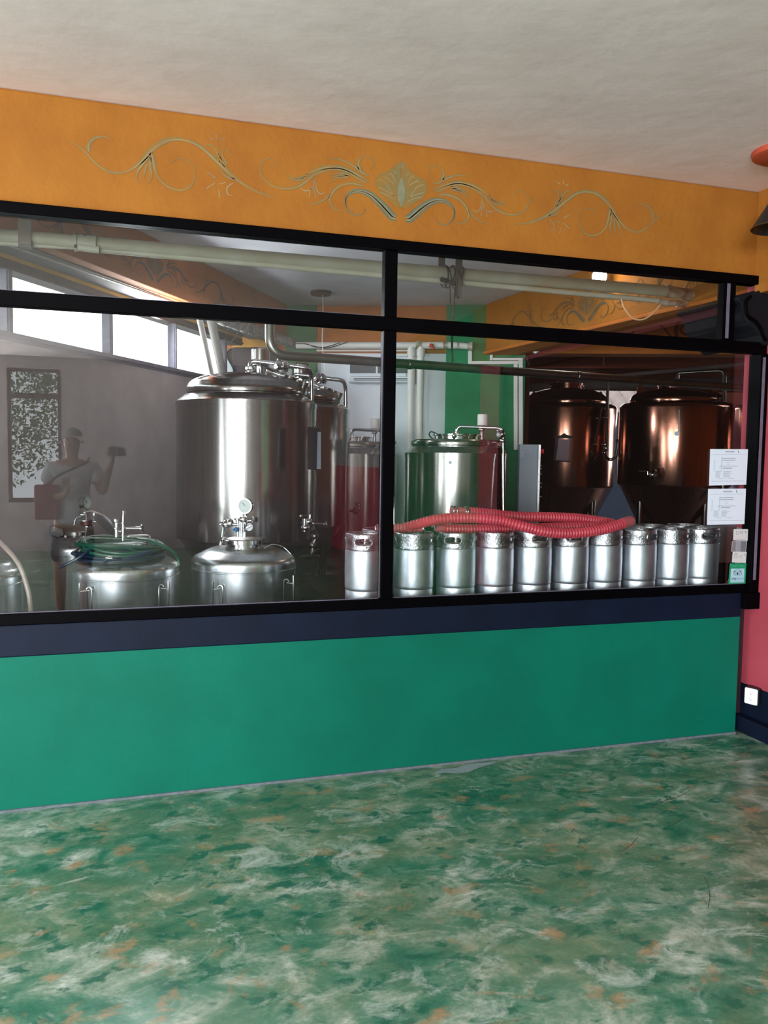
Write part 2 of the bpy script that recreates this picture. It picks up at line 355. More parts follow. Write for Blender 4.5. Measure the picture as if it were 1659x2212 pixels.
for px,wd in ((22,.05),(240,.036),(379,.03),(488,.04),(-220,.05)):
    q=onP(px,700,(W0.x,W0.y),(LN.x,LN.y)); s=(q-W0).dot(LU)
    MB().vwall(lp(W0,s-wd/2),lp(W0,s+wd/2),2.166,2.515,-LN*.06).vwall(lp(W0,s-wd*.28)+LN*.008,lp(W0,s+wd*.28)+LN*.008,2.17,2.512,-LN*.02).build('window_mullion',m_gframe,win,smooth=False)
MB().vwall(lp(W0,-3.1)-LN*.08,lp(W0,1.72)-LN*.08,2.166,2.515,-LN*.004).build('glass_pane',GLASS,win,smooth=False)
# the conduit under the soffit
pts=[onZ(20,530,2.585),onZ(371,651,2.585)]; dlt=(pts[1]-pts[0])
tag(MB().tube([pts[0]-dlt*1.2,pts[1]+dlt*.35],.006,8).build('cable_conduit',m_pvcw),'thin white cable conduit running along the grey soffit above left windows','conduit')
# right interior beam (ochre) running away to the green pilaster
R0=Vector((3.42,3.76,0)); R1=Vector((3.185,7.0,0)); RN=Vector((-.9974,-.0723,0))
slabwall('wall_right.001',R0,R1,2.49,CZ-.001,-RN*.3,m_orange,.01)
sb=MB(); sb.vwall(R0+RN*.02,R1+RN*.02,2.465,2.492,-RN*.33); struct(sb.build('trim_6',m_orange2,smooth=False,bevel=.006))
# dark pilaster with a carved profile under the yellow beam end
P=[bw(x,y,.12) for x,y in ((502,751),(600,751),(600,905),(505,905),(505,812),(503,795),(497,783),(492,773),(491,762),(496,755))]
struct(MB().slab(P,-BN*.2).build('trim_7',m_pil,smooth=False,bevel=.006))
P=[bw(x,y,.135) for x,y in ((502,752),(496,755),(491,762),(492,773),(497,783),(503,795),(505,812),(505,900))]
MB().tube(smooth_path(P,4),.008,6).build('carved_bead',m_dark,bpy.data.objects['trim_7'])
P=[bw(x,y,.16) for x,y in ((500,706),(592,722),(592,750),(503,750))]
struct(MB().slab(P,-BN*.15).build('trim_8',m_yellow,smooth=False))
# side bay beyond the right beam
FH=Vector((.3163,.9487,0)); RH=Vector((.9487,-.3163,0))
C0=BA+BU*2.33
slabwall('wall_left.004',C0,C0+FH*4.4,0,2.8,RH*-.12,m_dbrown)
E0=C0+FH*4.2; E1=E0+RH*6.4
slabwall('wall_back.005',E0,E1,0,2.2,FH*.15,m_slate)
slabwall('wall_back.006',E0,E1,2.52,2.8,FH*.15,m_dbrown)
struct(MB().slab([tuple(BA+BU*2.0+Vector((0,0,2.8))),tuple(BA+BU*5.6+Vector((0,0,2.8))),tuple(E1+Vector((0,0,2.8))),tuple(E0-RH*.2+Vector((0,0,2.8)))],(0,0,.1)).build('ceiling.002',m_dbrown,smooth=False))
slabwall('wall_right.002',(9.2,D+.2),(9.2,12),0,1.2,(.12,0),m_dbrown)
slabwall('wall_right.003',(9.2,D+.2),(9.2,12),2.4,CZ,(.12,0),m_dbrown)
slabwall('wall_right.004',(9.2,D+.2),(9.2,7.0),1.2,2.4,(.12,0),m_dbrown)  # opening left between these walls is added, for the bay fill
slabwall('wall_right.005',(9.2,9.4),(9.2,12),1.2,2.4,(.12,0),m_dbrown)
slabwall('wall_front.002',(RX+.12,D+.12),(9.2,D+.12),0,CZ,(0,.1),m_orange2)
for k,(h0,h1) in enumerate(((1230,1320),)):
    pass
# grey roof beams beyond the orange header
tag(MB().tube([at(1120,838,10.2),at(1640,820,9.6)],.055,10).build('roof_beam',mat('dim_roof_grey',(84,74,72),.9,spec=.1)),'dim grey roof beam above the side bay tanks, just over the tiled roof gap','beam')
tag(MB().tube([at(1330,812,9.4),at(1640,783,8.4)],.022,10).build('roof_pipe',mat('dim_pipe_grey',(96,84,82),.9,spec=.1)),'slim grey pipe slanting up under the dark ceiling over the side bay tanks','pipe')
# tiled roof outside, seen through the gap
rt=MB(); o=E0+FH*1.0+Vector((0,0,2.05)); n1=RH; n2=(FH*.9+Vector((0,0,.42))).normalized(); nn=n1.cross(n2).normalized()
for i in range(26):
    c=o+RH*(i*.26-.4)
    V=[];Fc=[]
    for r in range(9):
        for k in range(7):
            an=PI*k/6; z_=.035*math.sin(an)-(.012*(r%2)); V.append(c+n2*(r*.30)+n1*(-math.cos(an)*.10)+Vector((0,0,z_+.02*(r%2))))
    for r in range(8):
        for k in range(6): Fc.append((r*7+k,r*7+k+1,(r+1)*7+k+1,(r+1)*7+k))
    rt.add(V,Fc)
rt.slab([o-RH*1,o+RH*6.6,o+RH*6.6+n2*2.6,o-RH*1+n2*2.6],Vector((0,0,-.05)))
tag(rt.build('tiled_roof',m_tile),'sunlit pale clay tile roof outside, seen through the gap behind the side bay tanks','roof')
# counter behind the glass and grey low wall
kz=.79
cy=onZ(1560,1215,kz).y
tag(MB().box((.955,D+.102,kz-.07),(3.285,cy-.003,kz)).box((.97,D+.12,0),(3.28,cy-.03,kz-.07)).box((3.2,3.825,kz-.07),(4.5,cy-.003,kz)).box((3.3,3.86,0),(4.45,cy-.03,kz-.07)).build('counter',mat('black_counter',(14,15,19),.95,noise=.2,spec=0),smooth=False,bevel=.004),'black counter just behind the right window carrying the row of kegs','counter')
zt=onY(1560,1137,cy).z
struct(MB().box((2.55,cy,0),(4.55,cy+.1,zt)).build('wall_back.007',m_greyw,smooth=False,bevel=.004))
MB().box((RX-.002,3.70,.79),(RX+.1,3.757,1.13)).build('grey_section',m_greyw,wr,smooth=False)

# ---------------------------------------------------------------- painted scrollwork
def zL(x,y): return (140+x/4.1475,270+y/4.1475)
def zA(x,y): return (540+x/4.608,320+y/4.608)
def S(z,pts,w,c='o',k=5): return (z,pts,w,c,k)
ST=[
S(zL,[(50,155),(130,195),(200,260),(290,355),(390,415),(480,430),(580,405),(680,330),(760,240),(840,175),(930,135),(1030,128),(1130,150),(1230,205),(1330,295),(1430,390),(1530,480),(1659,565),(1790,625),(1900,650)],[3,9,14,14,15,16,18,24,36,34,30,28,26,26,30,34,26,20,12,4]),
S(zL,[(215,235),(212,180),(250,130),(320,105),(390,117),(430,155)],[26,24,18,14,9,3]),
S(zL,[(775,250),(795,340),(820,440),(880,520),(960,570),(1050,583),(1130,545),(1165,460),(1150,380),(1090,320),(1010,302),(940,350)],[34,26,20,16,14,14,10,7,6,6,7,2]),
S(zL,[(755,285),(690,360),(650,420),(645,480),(668,525)],[14,22,18,10,3]),
S(zL,[(765,290),(762,360),(775,430),(770,490),(740,530)],[14,24,20,10,3]),
S(zL,[(735,350),(715,420),(705,480)],[14,18,8]),
S(zL,[(1440,370),(1385,290),(1382,220),(1372,150)],[20,12,8,3]),
S(zL,[(1450,350),(1412,270),(1428,218),(1468,222),(1498,275)],[18,10,8,6,2]),
S(zL,[(1400,330),(1350,225),(1300,178),(1260,190)],[20,12,10,4]),
S(zL,[(1355,80),(1360,128)],[6,9],'l'),S(zL,[(1300,115),(1335,135)],[6,9],'l'),S(zL,[(1398,138),(1432,122)],[9,6],'l'),
S(zL,[(1520,490),(1430,450),(1380,375)],[16,14,4]),
S(zL,[(1275,420),(1350,478)],[5,10],'l'),S(zL,[(1268,570),(1352,518)],[9,5],'l'),S(zL,[(1378,575),(1386,645)],[6,9],'l'),
S(zL,[(1510,518),(1455,560),(1460,618),(1505,636)],[6,10,10,3],'l'),S(zL,[(1385,530),(1445,515)],[8,4],'l'),
S(zA,[(275,190),(250,130),(190,104),(130,125),(102,190),(115,270),(160,330),(240,380),(340,402),(450,392),(540,345),(610,285),(690,240),(780,215),(870,210),(960,232),(1040,278),(1120,330),(1165,348)],[2,5,7,8,10,12,14,16,20,22,22,22,20,18,18,18,20,22,10]),
S(zA,[(555,268),(640,225),(740,192),(860,186),(960,208),(1070,262),(1170,325)],[6,22,30,26,26,26,14]),
S(zA,[(780,105),(870,110),(960,138),(1050,190),(1120,245),(1185,275)],[3,10,14,22,26,10]),
S(zA,[(1100,220),(1078,150),(1110,95),(1170,85),(1225,120),(1230,175),(1190,210)],[34,20,10,8,7,6,2]),
S(zA,[(1115,372),(1030,352),(940,358),(870,388),(815,450),(790,520),(820,580),(870,617),(940,625)],[20,24,24,24,22,18,14,9,3]),
S(zA,[(800,465),(720,525),(650,552),(560,555)],[18,14,9,2]),
S(zA,[(580,262),(470,298),(400,285),(350,245)],[16,9,8,3]),S(zA,[(560,285),(450,310),(365,292)],[16,9,3]),S(zA,[(540,310),(450,328),(365,330)],[16,9,3]),
S(zA,[(990,268),(900,252),(780,272)],[20,14,4]),S(zA,[(970,285),(880,292),(795,350)],[20,14,3]),S(zA,[(980,280),(880,275),(790,310)],[18,12,3]),
S(zA,[(655,290),(632,370),(640,430)],[4,10,4],'l'),S(zA,[(655,330),(662,410),(700,455),(755,440)],[4,9,9,3],'l'),S(zA,[(625,390),(560,427),(500,395)],[5,10,4],'l'),S(zA,[(605,400),(585,485)],[5,8],'l'),S(zA,[(640,400),(657,492)],[5,8],'l'),
S(zA,[(1150,600),(1130,650),(1080,670),(1010,650),(962,590),(950,510),(980,458),(1050,428),(1130,435),(1210,475),(1290,545),(1360,620),(1415,680),(1450,690)],[2,5,7,9,11,14,20,30,38,48,58,64,62,50],'t'),
]
PAL=[(1500,120),(1440,180),(1370,230),(1270,265),(1242,310),(1250,380),(1290,450),(1380,520),(1450,590),(1500,592)]
VEIN=[[(1275,330),(1290,312),(1350,350),(1400,430),(1430,475)],[(1335,300),(1350,288),(1400,330),(1430,350)],[(1275,390),(1350,425),(1440,480)],[(1385,270),(1400,250),(1430,300),(1440,330)],[(1290,440),(1370,470),(1440,520)],[(1432,245),(1445,235),(1462,262)],[(1492,205),(1490,165),(1503,148),(1514,165),(1512,205)]]
UC=onY(866.2,450,D).x
def uv(z,p):
    q=onY(*z(*p),D); return (q.x-UC,q.z)
def scroll(name,place,cols,parent,scale_light=True,both=True):
    # place(u,v,k) -> world point, k = paint layer
    groups={'o':MB(),'l':MB(),'t':MB(),'c':MB()}
    def ribbon(mb,pts,ws,layer):
        n=len(pts); V=[]
        for i in range(n):
            a=Vector(pts[max(i-1,0)]); b=Vector(pts[min(i+1,n-1)]); t=(b-a); t=t.normalized() if t.length>0 else Vector((1,0)); m=Vector((-t.y,t.x))*ws[i]*.5; p=Vector(pts[i])
            V.append(place(p.x+m.x,p.y+m.y,layer)); V.append(place(p.x-m.x,p.y-m.y,layer))
        mb.add(V,[(2*i,2*i+1,2*i+3,2*i+2) for i in range(n-1)])
    for sgn in (1,-1):
        for z,pts,w,c,k in ST:
            P=[uv(z,p) for p in pts]; P3=smooth_path([(p[0],p[1],0) for p in P],k); ws=[]
            sc=.00205/4.3
            for i in range(len(P3)):
                t=i/k; a=int(min(t,len(w)-1)); b=min(a+1,len(w)-1); ws.append((w[a]*(1-(t-a))+w[b]*(t-a))*sc*1.35)
            Q=[(p.x*sgn,p.y) for p in P3]; 
            ribbon(groups[c],Q,ws,1)
            if c!='l': ribbon(groups['l'],[(q[0]+.0,q[1]-ws[i]*.12) for i,q in enumerate(Q)],[x*.26 for x in ws],2)
            if c=='t': ribbon(groups['c'],[(q[0],q[1]+ws[i]*.10) for i,q in enumerate(Q)],[x*.34 for x in ws],2)
        Pq=[uv(zA,p) for p in PAL]; V=[place(0,sum(q[1] for q in Pq)/len(Pq),1)]+[place(q[0]*sgn,q[1],1) for q in Pq]
        groups['o'].add(V,[(0,i,i+1) for i in range(1,len(V)-1)])
        for v in VEIN:
            Q=smooth_path([(uv(zA,p)[0]*sgn,uv(zA,p)[1],0) for p in v],4); ribbon(groups['l'],[(q.x,q.y) for q in Q],[.0035]*len(Q),2)
    zt0=uv(zA,(1503,292))[1]; zb0=uv(zA,(1503,590))[1]; V=[]
    for i in range(13):
        t=i/12; v=zt0*(1-t)+zb0*t; h=.018*math.sin(PI*t)**.8+.0006; V+= [place(-h,v,3),place(h,v,3)]
    groups['c'].add(V,[(2*i,2*i+1,2*i+3,2*i+2) for i in range(12)])
    for g,nm in (('o','painted_scroll'),('l','painted_highlight'),('t','painted_scroll'),('c','painted_leaf')):
        groups[g].build(nm,cols[g],parent,smooth=False)
colA={'o':mat('olive_chalk_paint',(118,104,62),.9,c2=(140,100,36),nscale=18),'l':mat('pale_chalk_paint',(152,132,90),.9,c2=(134,106,82),nscale=10),'t':mat('sage_paint',(104,102,74),.9,c2=(94,98,80),nscale=14),'c':mat('grey_green_paint',(108,110,88),.9,c2=(124,122,96),nscale=30)}
scroll('scroll',lambda u,v,k:Vector((UC+u,D-.0006*k-.0005,v)),colA,w)
colB={k:mat('dark_stencil_'+k,c,.9,noise=.2,nscale=20) for k,c in (('o',(128,92,44)),('l',(92,70,52)),('t',(110,96,66)),('c',(92,86,70)))}
Rc=onP(1268,676,(R0.x,R0.y),(RN.x,RN.y)); RU=Vector((.0723,-.9974,0))
def placeR(u,v,k):
    return Vector((Rc.x,Rc.y,0))+RU*(u*.98)+RN*(.0025+.0006*k)+Vector((0,0,2.555+(v-2.60)*.95))
scroll('scroll',placeR,colB,bpy.data.objects['wall_right.001'])
def placeL(u,v,k):
    return Vector((lp(L0,0).x,lp(L0,0).y,0))+LU*(u*.9-.55)+LN*(.0025+.0006*k)+Vector((0,0,2.66+(v-2.60)*.75))
colC={k:mat('brown_stencil_'+k,c,.9) for k,c in (('o',(126,84,48)),('l',(98,66,50)),('t',(120,96,72)),('c',(110,92,76)))}
scroll('scroll',placeL,colC,bpy.data.objects['wall_left.001'])
# red scroll and crown on the far orange header
hb=bpy.data.objects['wall_back.002']; rs=MB()
def hp(x,y,k=.055): return bw(x,y,k)
m_rs=mat('dark_red_stencil',(104,36,20),.9)
def hrib(pts,ws):
    Q=smooth_path([hp(*p) for p in pts],5); V=[]
    for i,q in enumerate(Q):
        t=(Q[min(i+1,len(Q)-1)]-Q[max(i-1,0)]).normalized(); m=BN.cross(t).normalized(); a=i/5; j=int(min(a,len(ws)-1)); l=min(j+1,len(ws)-1); wd=(ws[j]*(1-(a-j))+ws[l]*(a-j))*.0042*.5
        V+=[q+m*wd,q-m*wd]
    rs.add(V,[(2*i,2*i+1,2*i+3,2*i+2) for i in range(len(Q)-1)])
hrib([(1360,725),(1380,706),(1405,697),(1430,705),(1450,728),(1470,742)],[3,4,5,5,4,3])
hrib([(1490,722),(1478,722),(1470,712),(1478,702),(1492,704),(1497,718),(1490,735),(1475,738),(1462,728),(1461,705),(1475,688),(1495,685),(1508,700),(1511,720),(1500,745)],[3,4,5,5,6,6,7,7,8,8,8,8,7,6,4])
for x in (1520,1532,1545): hrib([(x,687),(x+1,695),(x+2,703)],[2,8,3])
hrib([(1517,715),(1532,710),(1549,714)],[5,6,5]); hrib([(1522,722),(1533,738),(1545,722)],[4,6,4])
hrib([(1590,700),(1605,715),(1600,740),(1585,748)],[4,6,6,3]); hrib([(1582,735),(1604,726),(1618,708)],[4,6,3])
rs.build('painted_scroll',m_rs,hb,smooth=False)
# ---------------------------------------------------------------- tanks
def ell(r0,z0,r1,z1,n=8):   # elliptical dome from rim (r0,z0) to crown radius r1
    return [(r1+(r0-r1)*math.cos(PI/2*k/n),z0+(z1-z0)*math.sin(PI/2*k/n)) for k in range(n+1)]
def big_tank(label,c,R,ztop,zdome,zcyl,zcone,group,m,cat='tank',mshell=None,name='fermentation_tank',rd=.855,legr=.03,soft=False):
    t=thing(name,label,cat,(c[0],c[1],0),group); c=Vector((c[0],c[1],0)); ms=mshell or m
    b=MB()
    if soft: prof=[(R-.004,zcyl),(R,zcyl+.02),(R,ztop-.07)]+[(R-.05+.05*math.cos(a*PI/10),ztop-.07+.06*math.sin(a*PI/10)) for a in range(1,6)]+[(R*rd,ztop-.008)]
    else: prof=[(R-.004,zcyl),(R,zcyl+.004),(R,ztop-.035),(R+.003,ztop-.034),(R+.003,ztop),(R-.004,ztop+.003),(R*rd+.006,ztop+.048),(R*rd-.002,ztop+.05)]
    b.lathe(prof,c,72); b.build('jacket',m,t,ang=28)
    z0=ztop+(-.01 if soft else .05)
    MB().lathe([(R*rd-.012,z0-.02),(R*rd-.012,z0+.006),(R*rd,z0+.012),(R*rd+.002,z0+.035),(R*rd-.004,z0+.055)]+ell(R*rd-.008,z0+.058,0,zdome,10),c,72).build('dome',ms,t,ang=50)
    MB().lathe([(R-.006,zcyl+.004),(R-.03,zcyl-.02),(.09,zcone),(.05,zcone-.02),(.05,zcone-.07),(0,zcone-.07)],c,64).build('cone',m,t,ang=30)
    q0=math.atan2(-c.y,-c.x)
    for k in range(4):
        a=q0+PI/4+k*PI/2; p=c+Vector((math.cos(a),math.sin(a),0))*(R*.78)
        MB().tube([(p.x,p.y,.012),(p.x,p.y,zcyl-.06)],legr,14).lathe([(.06,0),(.06,.012),(.0,.014)],(p.x,p.y,.0),16).build('leg',m_steel,t)
    return t
def clamp(mb,c,r,ax=(0,0,1),h=.03):   # sanitary clamp
    c=Vector(c); a=Vector(ax).normalized()
    mb.lathe([(0,-h/2),(r*.82,-h/2),(r,-h*.25),(r,h*.25),(r*.82,h/2),(0,h/2)],c,20,a)
    u=a.orthogonal().normalized(); mb.ball(c+u*(r*1.25),r*.28); return mb
def clamps(t,L,m=None):
    for a in L:
        mb=MB(); clamp(mb,*a); mb.build('pipe_clamp',m or m_steels,t)
def facing(c,off=0):   # unit vector from c toward camera rotated by off
    a=math.atan2(-c[1],-c[0])+off; return Vector((math.cos(a),math.sin(a),0))
# main steel fermenter -------------------------------------------------
cM=at(534,900,5.6); RM=(684-384)/2*5.6/1750
dz=lambda px,y,d: at(px,y,d).z
zT=dz(534,872,5.6); zD=dz(534,806,5.6)
def fit_main(t,d,pxc):
    f=d/5.6
    def p(x,y,dd=0): return at(pxc+(x-534)/f*1.0, 985+(y-985)/f, d+dd)
    def tb(nm,pts,r,m=m_steels,rr=.05): return MB().tube(bend([p(*q) for q in pts],rr),r,14).build(nm,m,t)
    tb('spray_pipe',[(540,806,0),(541,779,0),(668,795,.02),(673,812,.10),(674,1180,.20)],.0165)
    clamps(t,[(p(541,796),.036),(p(549,800,-.03),.03,(1,0,0)),(p(673,850,.36),.022)])
    ay=Vector((.25,-.1,.97)).normalized()
    MB().lathe([(.065,0),(.065,.11),(.05,.125),(0,.125)],p(563,790,.12),24).build('valve_actuator',m_steel,t)
    MB().lathe([(.028,-.09),(.028,.0)],p(563,790,.12),16).build('actuator_stem',m_steels,t)
    q=p(585,808,-.05); ax=(Vector((.72,-.35,-.28))).normalized()
    MB().lathe([(0,0),(.045,0),(.05,.01),(.05,.12),(.062,.125),(.062,.15),(0,.15)],q-ax*.02+Vector((0,0,.02)),24,ax).build('side_manway_neck',m_steels,t)
    MB().lathe([(0,0),(.028,0),(.045,.02),(.045,.03),(.03,.05),(.045,.07),(.03,.09),(0,.09)],p(594,793,-.1),18,(.9,-.4,.1)).build('relief_valve',m_steels,t)
    MB().lathe([(.03,-.05),(.03,.03),(.045,.035),(.045,.05),(0,.05)],p(606,795,-.02),18,(0.3,0,1)).build('dome_port',m_steels,t)
    for (x,y,r_) in ((624,826,.050),(641,833,.036),(655,838,.030)):
        MB().lathe([(r_*.85,-.06),(r_*.85,.0),(r_,.004),(r_,.028),(0,.03)],p(x,y-4,-.10),20,(.30,-.05,.95)).build('dome_port',m_steel,t)
    return p
tM=big_tank('largest brushed steel fermentation tank standing in front at centre left',cM,RM,zT,zD,.93,.30,'brushed steel fermentation tanks',m_steel)
pM=fit_main(tM,5.6,534)
MB().box((0,0,0),(.002,.0015,.9)).v
c2=at(627,900,6.52); R2=128*6.52/1750
t2=big_tank('steel fermentation tank half hidden behind the largest one',c2,R2,dz(627,884,6.52),dz(627,834,6.52),.95,.30,'brushed steel fermentation tanks',m_steel)
fit_main(t2,6.52,627)
# sample valve and racking arm on the main tank
def racking(t):
    a=at(660,1133,5.05); mb=MB()
    mb.tube([at(650,1129,5.1),at(700,1132,5.0)],.007,10); mb.lathe([(0,0),(.019,0),(.019,.006),(0,.006)],at(703,1133,5.0),18,(1,.0,0))
    mb.lathe([(.016,0),(.016,.08)],at(658,1148,5.05),14); clamp(mb,at(660,1140,5.05),.028); clamp(mb,at(668,1127,5.05),.022,(1,0,0))
    mb.tube([at(668,1134,5.05),at(670,1112,5.05)],.006,8).tube([at(652,1114,5.05),at(672,1114,5.05)],.0035,8).ball(at(650,1115,5.05),.012)
    mb.build('racking_valve',m_steels,t)
    mb=MB().tube(smooth_path([at(676,1142,5.1),at(682,1160,5.15),at(676,1176,5.15),at(674,1196,5.15)],4),.014,10)
    clamp(mb,at(680,1158,5.12),.024); clamp(mb,at(675,1178,5.15),.024); mb.tube([at(674,1196,5.15),at(688,1186,5.1)],.008,8); mb.build('drain_valve',m_steeld,t)
    MB().torus(at(670,1202,5.1),.055,.008,(0,.2,1)).tube([at(660,1202,5.1),at(682,1202,5.1)],.004).build('hand_wheel',mat('purple_black_wheel',(44,18,34),.4),t)
racking(tM)
# gauge plate hook & clipboard on the tank
q=at(690,925,5.15)
cb=thing('clipboard','black clipboard hanging from the right side of the largest steel tank','clipboard',q)
u=RH; MB().slab([at(664,922,5.12),at(688,924,5.18),at(689,1016,5.18),at(664,1014,5.12)],Vector((0,-.008,0))).build('board',m_dark,cb,smooth=False)  # board widened to take in the dark reflection beside it
MB().slab([at(686,933,5.13),at(693,933,5.06),at(693,1013,5.06),at(684,1013,5.13)],Vector((0,-.002,0))).build('paper_sheet',mat('grey_paper',(128,132,144),.6),cb,smooth=False)
MB().tube([at(683,910,5.17),at(685,926,5.15)],.004,8).ball(at(684,922,5.14),.012).build('clip',m_dark,cb)
# third small steel tank, partly behind second, and the middle one -------
def small_tank(label,c,d,pxc,R,group,full=True):
    f=6.6/d
    def p(x,y,dd=0): return at(pxc+(x-984)*f,992+(y-992)*f,d+dd)
    zt=p(984,979).z; zn=p(984,952).z
    t=big_tank(label,c,R,zt,zn,.62,.22,group,m_steel,name='serving_tank',rd=.885)
    cc=Vector((c[0],c[1],0))
    MB().lathe([(.178,zn-.05),(.178,zn+.035),(.19,zn+.04),(.19,zn+.05),(.172,zn+.05),(.172,zn-.03),(0,zn-.02)],cc+facing(c)*.03,48).build('manway_neck',m_steels,t,ang=30)
    MB().tube(bend([p(938,951,-.02),p(926,940,.02),p(930,931,.05),p(956,943,.05)],.03),.006,8).build('lid_handle',m_steeld,t)
    MB().box(tuple(p(930,951,.0)-Vector((.02,.02,.012))),tuple(p(930,951,.0)+Vector((.03,.03,.012)))).build('lid_hinge',m_steeld,t)
    MB().tube(bend([p(986,947,-.2),p(987,921,-.2),p(1087,925,-.3),p(1088,1200,-.3)],.05),.0135,14).build('spray_pipe',m_steels,t)
    clamps(t,[(p(985,936,-.2),.03),(p(981,941,-.22),.026,(1,0,0)),(p(1081,938,-.3),.034,(1,.3,0)),(p(1086,952,-.3),.026)])
    MB().tube([p(1041,955,-.03),p(1041,925,-.03)],.016,12).build('relief_post',m_steels,t)
    cl=MB(); clamp(cl,p(1041,928,-.03),.028); cl.build('post_clamp',m_steels,t)
    MB().lathe([(0,0),(.041,0),(.041,.085),(.036,.09),(0,.09)],p(1042,919,-.03),24).build('relief_cap',m_pvcw,t)
    return t,p
cS=at(984,1000,6.6)
tS,pS=small_tank('low steel serving tank with open manway standing before the green pilaster',cS,6.6,984,.412,'low serving tanks')
q=at(964,999,6.6)-Vector((0,0,0))
fc=facing(cS,-.10)
MB().disc(Vector((cS.x,cS.y,at(964,999,6.2).z))+fc*.413,.013,.006,fc).build('dial',m_paper,tS)
c3=at(757,1000,7.28)
t3,p3=small_tank('serving tank seen on both sides of the centre mullion',c3,7.28,757,.415,'low serving tanks')
mb=MB(); g=at(766,1102,6.85); mb.tube([at(754,1104,6.85),at(778,1101,6.85)],.010,8); clamp(mb,at(768,1104,6.85),.03,(1,0,0)); mb.tube([at(776,1100,6.85),at(776,1088,6.85)],.006); mb.ball(at(776,1091,6.8),.018); mb.build('sample_valve',m_steeld,t3)
# ---------------------------------------------------------------- side bay steel tanks, reflected brown put into their colour
def tinted(label,pxc,d,body_y,dome_y,R,bot_y):
    c=at(pxc,900,d)
    t=big_tank(label,c,R,dz(pxc,body_y,d),dz(pxc,dome_y,d),dz(pxc,bot_y,d),.28,'steel tanks in the side bay, reflected brown in their colour',m_baysteel,soft=True,rd=.82,legr=.034)
    f=d/8.6
    def p(x,y,dd=0): return at(pxc+(x-1459.5)/f,996+(y-996)/f,d+dd)
    for x,s in ((1383,-1),(1541,1)):
        o=p(x,846); sx=RH*.05
        V=[o-sx+Vector((0,0,-.06)),o+sx+Vector((0,0,-.06)),o+sx*.5+Vector((0,0,.05)),o+sx*.2+Vector((0,0,.075)),o-sx*.2+Vector((0,0,.075)),o-sx*.5+Vector((0,0,.05))]
        MB().slab(V,FH*.014).build('lifting_lug',m_baysteel,t,smooth=False)
        MB().torus(o+Vector((0,0,.045))-FH*.004,.013,.005,FH,16,6).build('lug_hole',m_steels,t)
    zc=dz(pxc,dome_y,d)-.015
    MB().lathe([(.185,zc-.04),(.185,zc+.03),(.2,zc+.034),(.2,zc+.058),(0,zc+.06)],(c.x,c.y,0),40).build('top_flange',m_baysteel,t,ang=30)
    return t,p,c
RB=117.5*8.6/1750
tR,pR,cR=tinted('conical steel tank coloured with reflected brown, with a tap, standing beside the taped notices',1459.5,8.6,871,838,RB,1048)
clamps(tR,[(pR(1462,830),.05),(pR(1445,829),.03),(pR(1480,829),.03)])
MB().tube(bend([pR(1463,818,-.1),pR(1465,806,-.1),pR(1566,800,-.35),pR(1562,1010,-.45),pR(1562,1140,-.45)],.07),.018,12).build('spray_pipe',m_steeld,tR)
mb=MB(); mb.tube([pR(1402,1026,-.62),pR(1418,1026,-.6)],.018,10); clamp(mb,pR(1413,1026,-.6),.06,(.6,-.3,0)); mb.tube([pR(1380,1018,-.62),pR(1400,1018,-.62)],.006); mb.tube([pR(1399,1018,-.62),pR(1399,1026,-.62)],.007); mb.build('sample_tap',m_steels,tR)
MB().disc(cR+facing(cR,.03)*(RB+.002)+Vector((0,0,dz(1468,937,8.1)-cR.z)),.024,.006,facing(cR)).tube([at(1467,885,8.0),at(1467,936,7.98)],.003,6).build('round_tag',m_paper,tR)
tL,pL,cL=tinted('conical steel tank coloured with reflected brown, with a hanging document, nearer the green wall',1223,9.46,874,838,106.5*9.46/1750,1050)
clamps(tL,[(pL(1459,826),.05),(pL(1500,832),.03),(pL(1512,835),.03)])
for x in (1459,1436,1441): MB().tube([pL(x,828),pL(x,806)],.012).build('vent_stub',m_steels,tL)
MB().tube(bend([at(1313,815,8.95),at(1311,930,8.9),at(1307,985,8.85),at(1318,994,8.8),at(1330,988,8.8),at(1336,950,8.8)],.06),.016,12).build('spray_pipe',m_steeld,tL)
clamps(tL,[(at(x,y,8.85),.026) for x,y in ((1307,960),(1309,968),(1306,978),(1318,993),(1335,952))])
for y in (902,960): MB().tube([at(1298,y,8.9),at(1314,y,8.9)],.008).build('pipe_bracket',m_steels,tL)
t4,p4,c4=tinted('steel tank coloured with reflected brown, barely showing at the rose wall edge',1709,8.7,872,838,RB,1048)
# hanging document
dd=8.82
dc=thing('document_pouch','clear plastic pouch with a mauve sheet hung on left side bay tank','document',at(1216,1000,dd))
MB().slab([at(1199,946,dd),at(1236,946,dd),at(1232,997,dd),at(1195,994,dd)],-FH*.004).build('plastic_pouch',m_film,dc,smooth=False)
MB().slab([at(1207,949,dd-.01),at(1230,949,dd-.01),at(1227,996,dd-.01),at(1201,993,dd-.01)],-FH*.002).build('paper_sheet',m_docu,dc,smooth=False)
MB().slab([at(1198,946,dd-.02),at(1198,942,dd-.02),at(1212,940,dd-.02),at(1219,935,dd-.02),at(1226,940,dd-.02),at(1237,942,dd-.02),at(1237,946,dd-.02)],-FH*.006).build('hanger',m_dark,dc,smooth=False)
MB().tube([at(1195,994,dd-.01),at(1232,998,dd-.01)],.006,6).build('pouch_edge',m_steels,dc)

